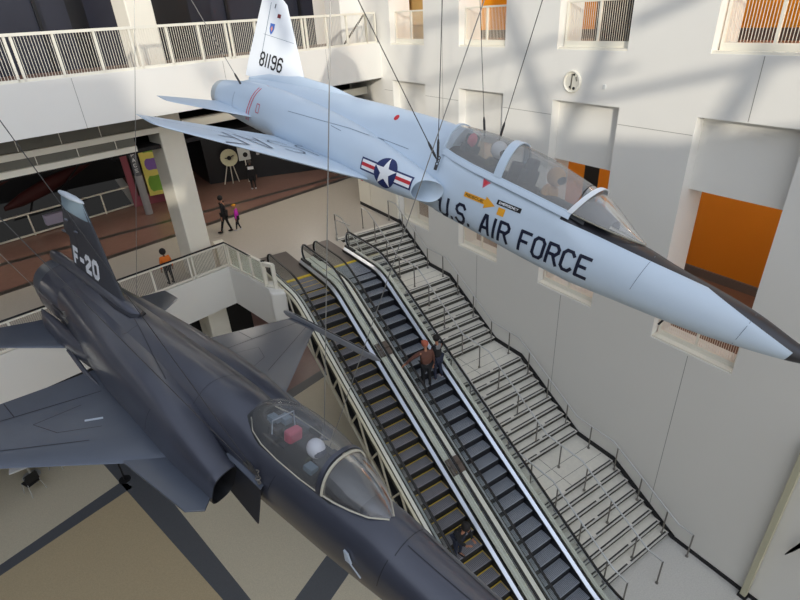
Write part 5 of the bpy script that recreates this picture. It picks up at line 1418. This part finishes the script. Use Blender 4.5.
# unseen sheet shaped to block the sun, and roof trusses, behind the camera
YG = -12.
def back(P, Y=YG):
    """where the sun ray that reaches P crosses the blocker plane"""
    P = Vector(P); return P-SD*((P.y-Y)/SD.y)
def gw(pts, name='sun_blocker_south'):
    pass
edge = [back((11.8, 3.9, -2.1)), back((11.8, 6.9, -2.95)), back((5.0, 9.0, -1.55)), back((4.9, 12.8, -1.05)), back((2.5, 17.15, -2.3))]
edge.sort(key=lambda v: -v.x)
top_ = [(-34., 7.5), (-21.15, 7.5), (-20.9, edge[-1].z)]+[(v.x, v.z) for v in edge[::-1]]+[(13., edge[0].z-.2)]
def ztop(x):
    for (xa, za), (xb, zb) in zip(top_[:-1], top_[1:]):
        if xa <= x <= xb: return za+(zb-za)*(x-xa)/((xb-xa) or 1)
    return top_[-1][1]
holes = [(-22.9, -21.3, 3.80, 4.15), (-20.9, -19.8, 3.80, 4.2), (-17.6, -16.6, 2.6, 2.9)]  # openings placed to throw sun patches on the mezzanine floor
bx = sorted({x for x, z in top_ if x <= 13}|{h[0] for h in holes}|{h[1] for h in holes})
bm = NB()
for xa, xb in zip(bx[:-1], bx[1:]):
    if xb-xa < 1e-3: continue
    hs = [h for h in holes if h[0] <= xa+1e-6 and xb <= h[1]+1e-6]
    za, zb = ztop(xa+1e-6), ztop(xb-1e-6)
    if hs:
        h = hs[0]
        bm.faces.new([bm.verts.new(p) for p in ((xa, YG, ZL), (xb, YG, ZL), (xb, YG, h[2]), (xa, YG, h[2]))]); bm.faces.new([bm.verts.new(p) for p in ((xa, YG, h[3]), (xb, YG, h[3]), (xb, YG, zb), (xa, YG, za))])
    else: bm.faces.new([bm.verts.new(p) for p in ((xa, YG, ZL), (xb, YG, ZL), (xb, YG, zb), (xa, YG, za))])
struct('sun_blocker_south', bm, blocker_material('blocker_sheet', (.92, .91, .87)))  # added to cut direct sun and give soft fill from the south
bm = NB(); box(bm, -16.3, -16, -2, 14.5, ZL, 5.); box(bm, -16.3, -16, -12, -2, ZL, 1.2); struct('wall_left', bm, M['dim'])  # unseen side wall, height and darkness set to cut west light
# trusses: bars at y = -11 whose shadows cross the white walls
t = empty('roof_truss', (0, -11, 0)); label(t, 'steel roof truss behind the viewer that throws the diagonal shadows', 'truss')
def wallpt(px, py):
    d = pray(px, py); return d*(XW/d.x)
def facept(px, py):
    d = pray(px, py); n = Vector((-BD.y, BD.x, 0)); A = Vector((XW, 19.41, 0)); return d*(n.dot(A)/n.dot(d))
segs = [(wallpt, (600, 98), (805, 55), .16), (wallpt, (770, 50), (722, 125), .26), (wallpt, (425, 84), (575, 34), .13), (wallpt, (505, 5), (550, 130), .24),
        (wallpt, (606, 45), (565, 140), .24), (wallpt, (417, 45), (408, 115), .2), (wallpt, (640, 20), (690, -2), .2), (wallpt, (450, 112), (600, 75), .10),
        (facept, (338, 45), (356, 82), .24), (facept, (258, 72), (278, 110), .22), (facept, (205, 66), (218, 86), .2), (wallpt, (452, 18), (400, 30), .18)]
for k, (fn_, p, q, r_) in enumerate(segs):
    P = back(fn_(*p), -11.0); Q = back(fn_(*q), -11.0); d = (Q-P)
    bm = NB(); tube(bm, [P-d*.15-Vector((0, -11, 0)), Q+d*.15-Vector((0, -11, 0))], r_*.72, 10); obj('truss_member', bm, M['roofsteel'], t, smooth=True)

LM = mat('fill_panel', (250, 246, 236), .6, emit=((255, 246, 232), 10.5))  # unseen emitters added to brighten the mezzanine, its underside and the corridors
def fill_lamp(x, y, z, sx, sy, lab, grp, st=None):
    t = empty('fill_light', (x, y, z)); label(t, lab, 'fill light', grp)
    bm = NB(); box(bm, -sx-.04, sx+.04, -sy-.04, sy+.04, -.02, .06); obj('housing', bm, M['cream'], t)
    bm = NB(); box(bm, -sx, sx, -sy, sy, -.035, -.021); obj('diffuser', bm, LM, t)
for x, y in ((-9, 22.5), (-4, 24), (1, 25), (6, 26.5), (11, 27.5), (6.5, 21.8), (10.5, 23.4)):
    fill_lamp(x, y, -3.56, .6, .6, 'added square fill light under the upper gallery', 'added fill lights over the mezzanine')
for x, y in ((6.6, 20.5), (8.6, 24)):
    fill_lamp(x, y, ZM-1.5, .5, .5, 'added square fill light under the mezzanine slab', 'added fill lights under the mezzanine')
for y in (-2, 2.4, 6.6, 10.8, 14.2, 17.8):
    fill_lamp(14.6, y, -2.96, .5, .5, 'added square fill light in the lower corridor behind the right wall', 'added corridor fill lights, lower level')
    fill_lamp(14.6, y, 4.9, .8, .8, 'added square fill light in the upper corridor behind the right wall', 'added corridor fill lights, upper level')
sc = bpy.context.scene
sc.view_settings.view_transform = 'Standard'; sc.view_settings.look = 'None'; sc.view_settings.exposure = 0.; sc.view_settings.gamma = 1
try: sc.view_settings.use_curve_mapping = False
except Exception: pass
sc.cycles.max_bounces = 8; sc.cycles.transparent_max_bounces = 24; sc.cycles.diffuse_bounces = 4; sc.cycles.glossy_bounces = 3
sc.cycles.caustics_reflective = False; sc.cycles.caustics_refractive = False; sc.cycles.sample_clamp_indirect = 4
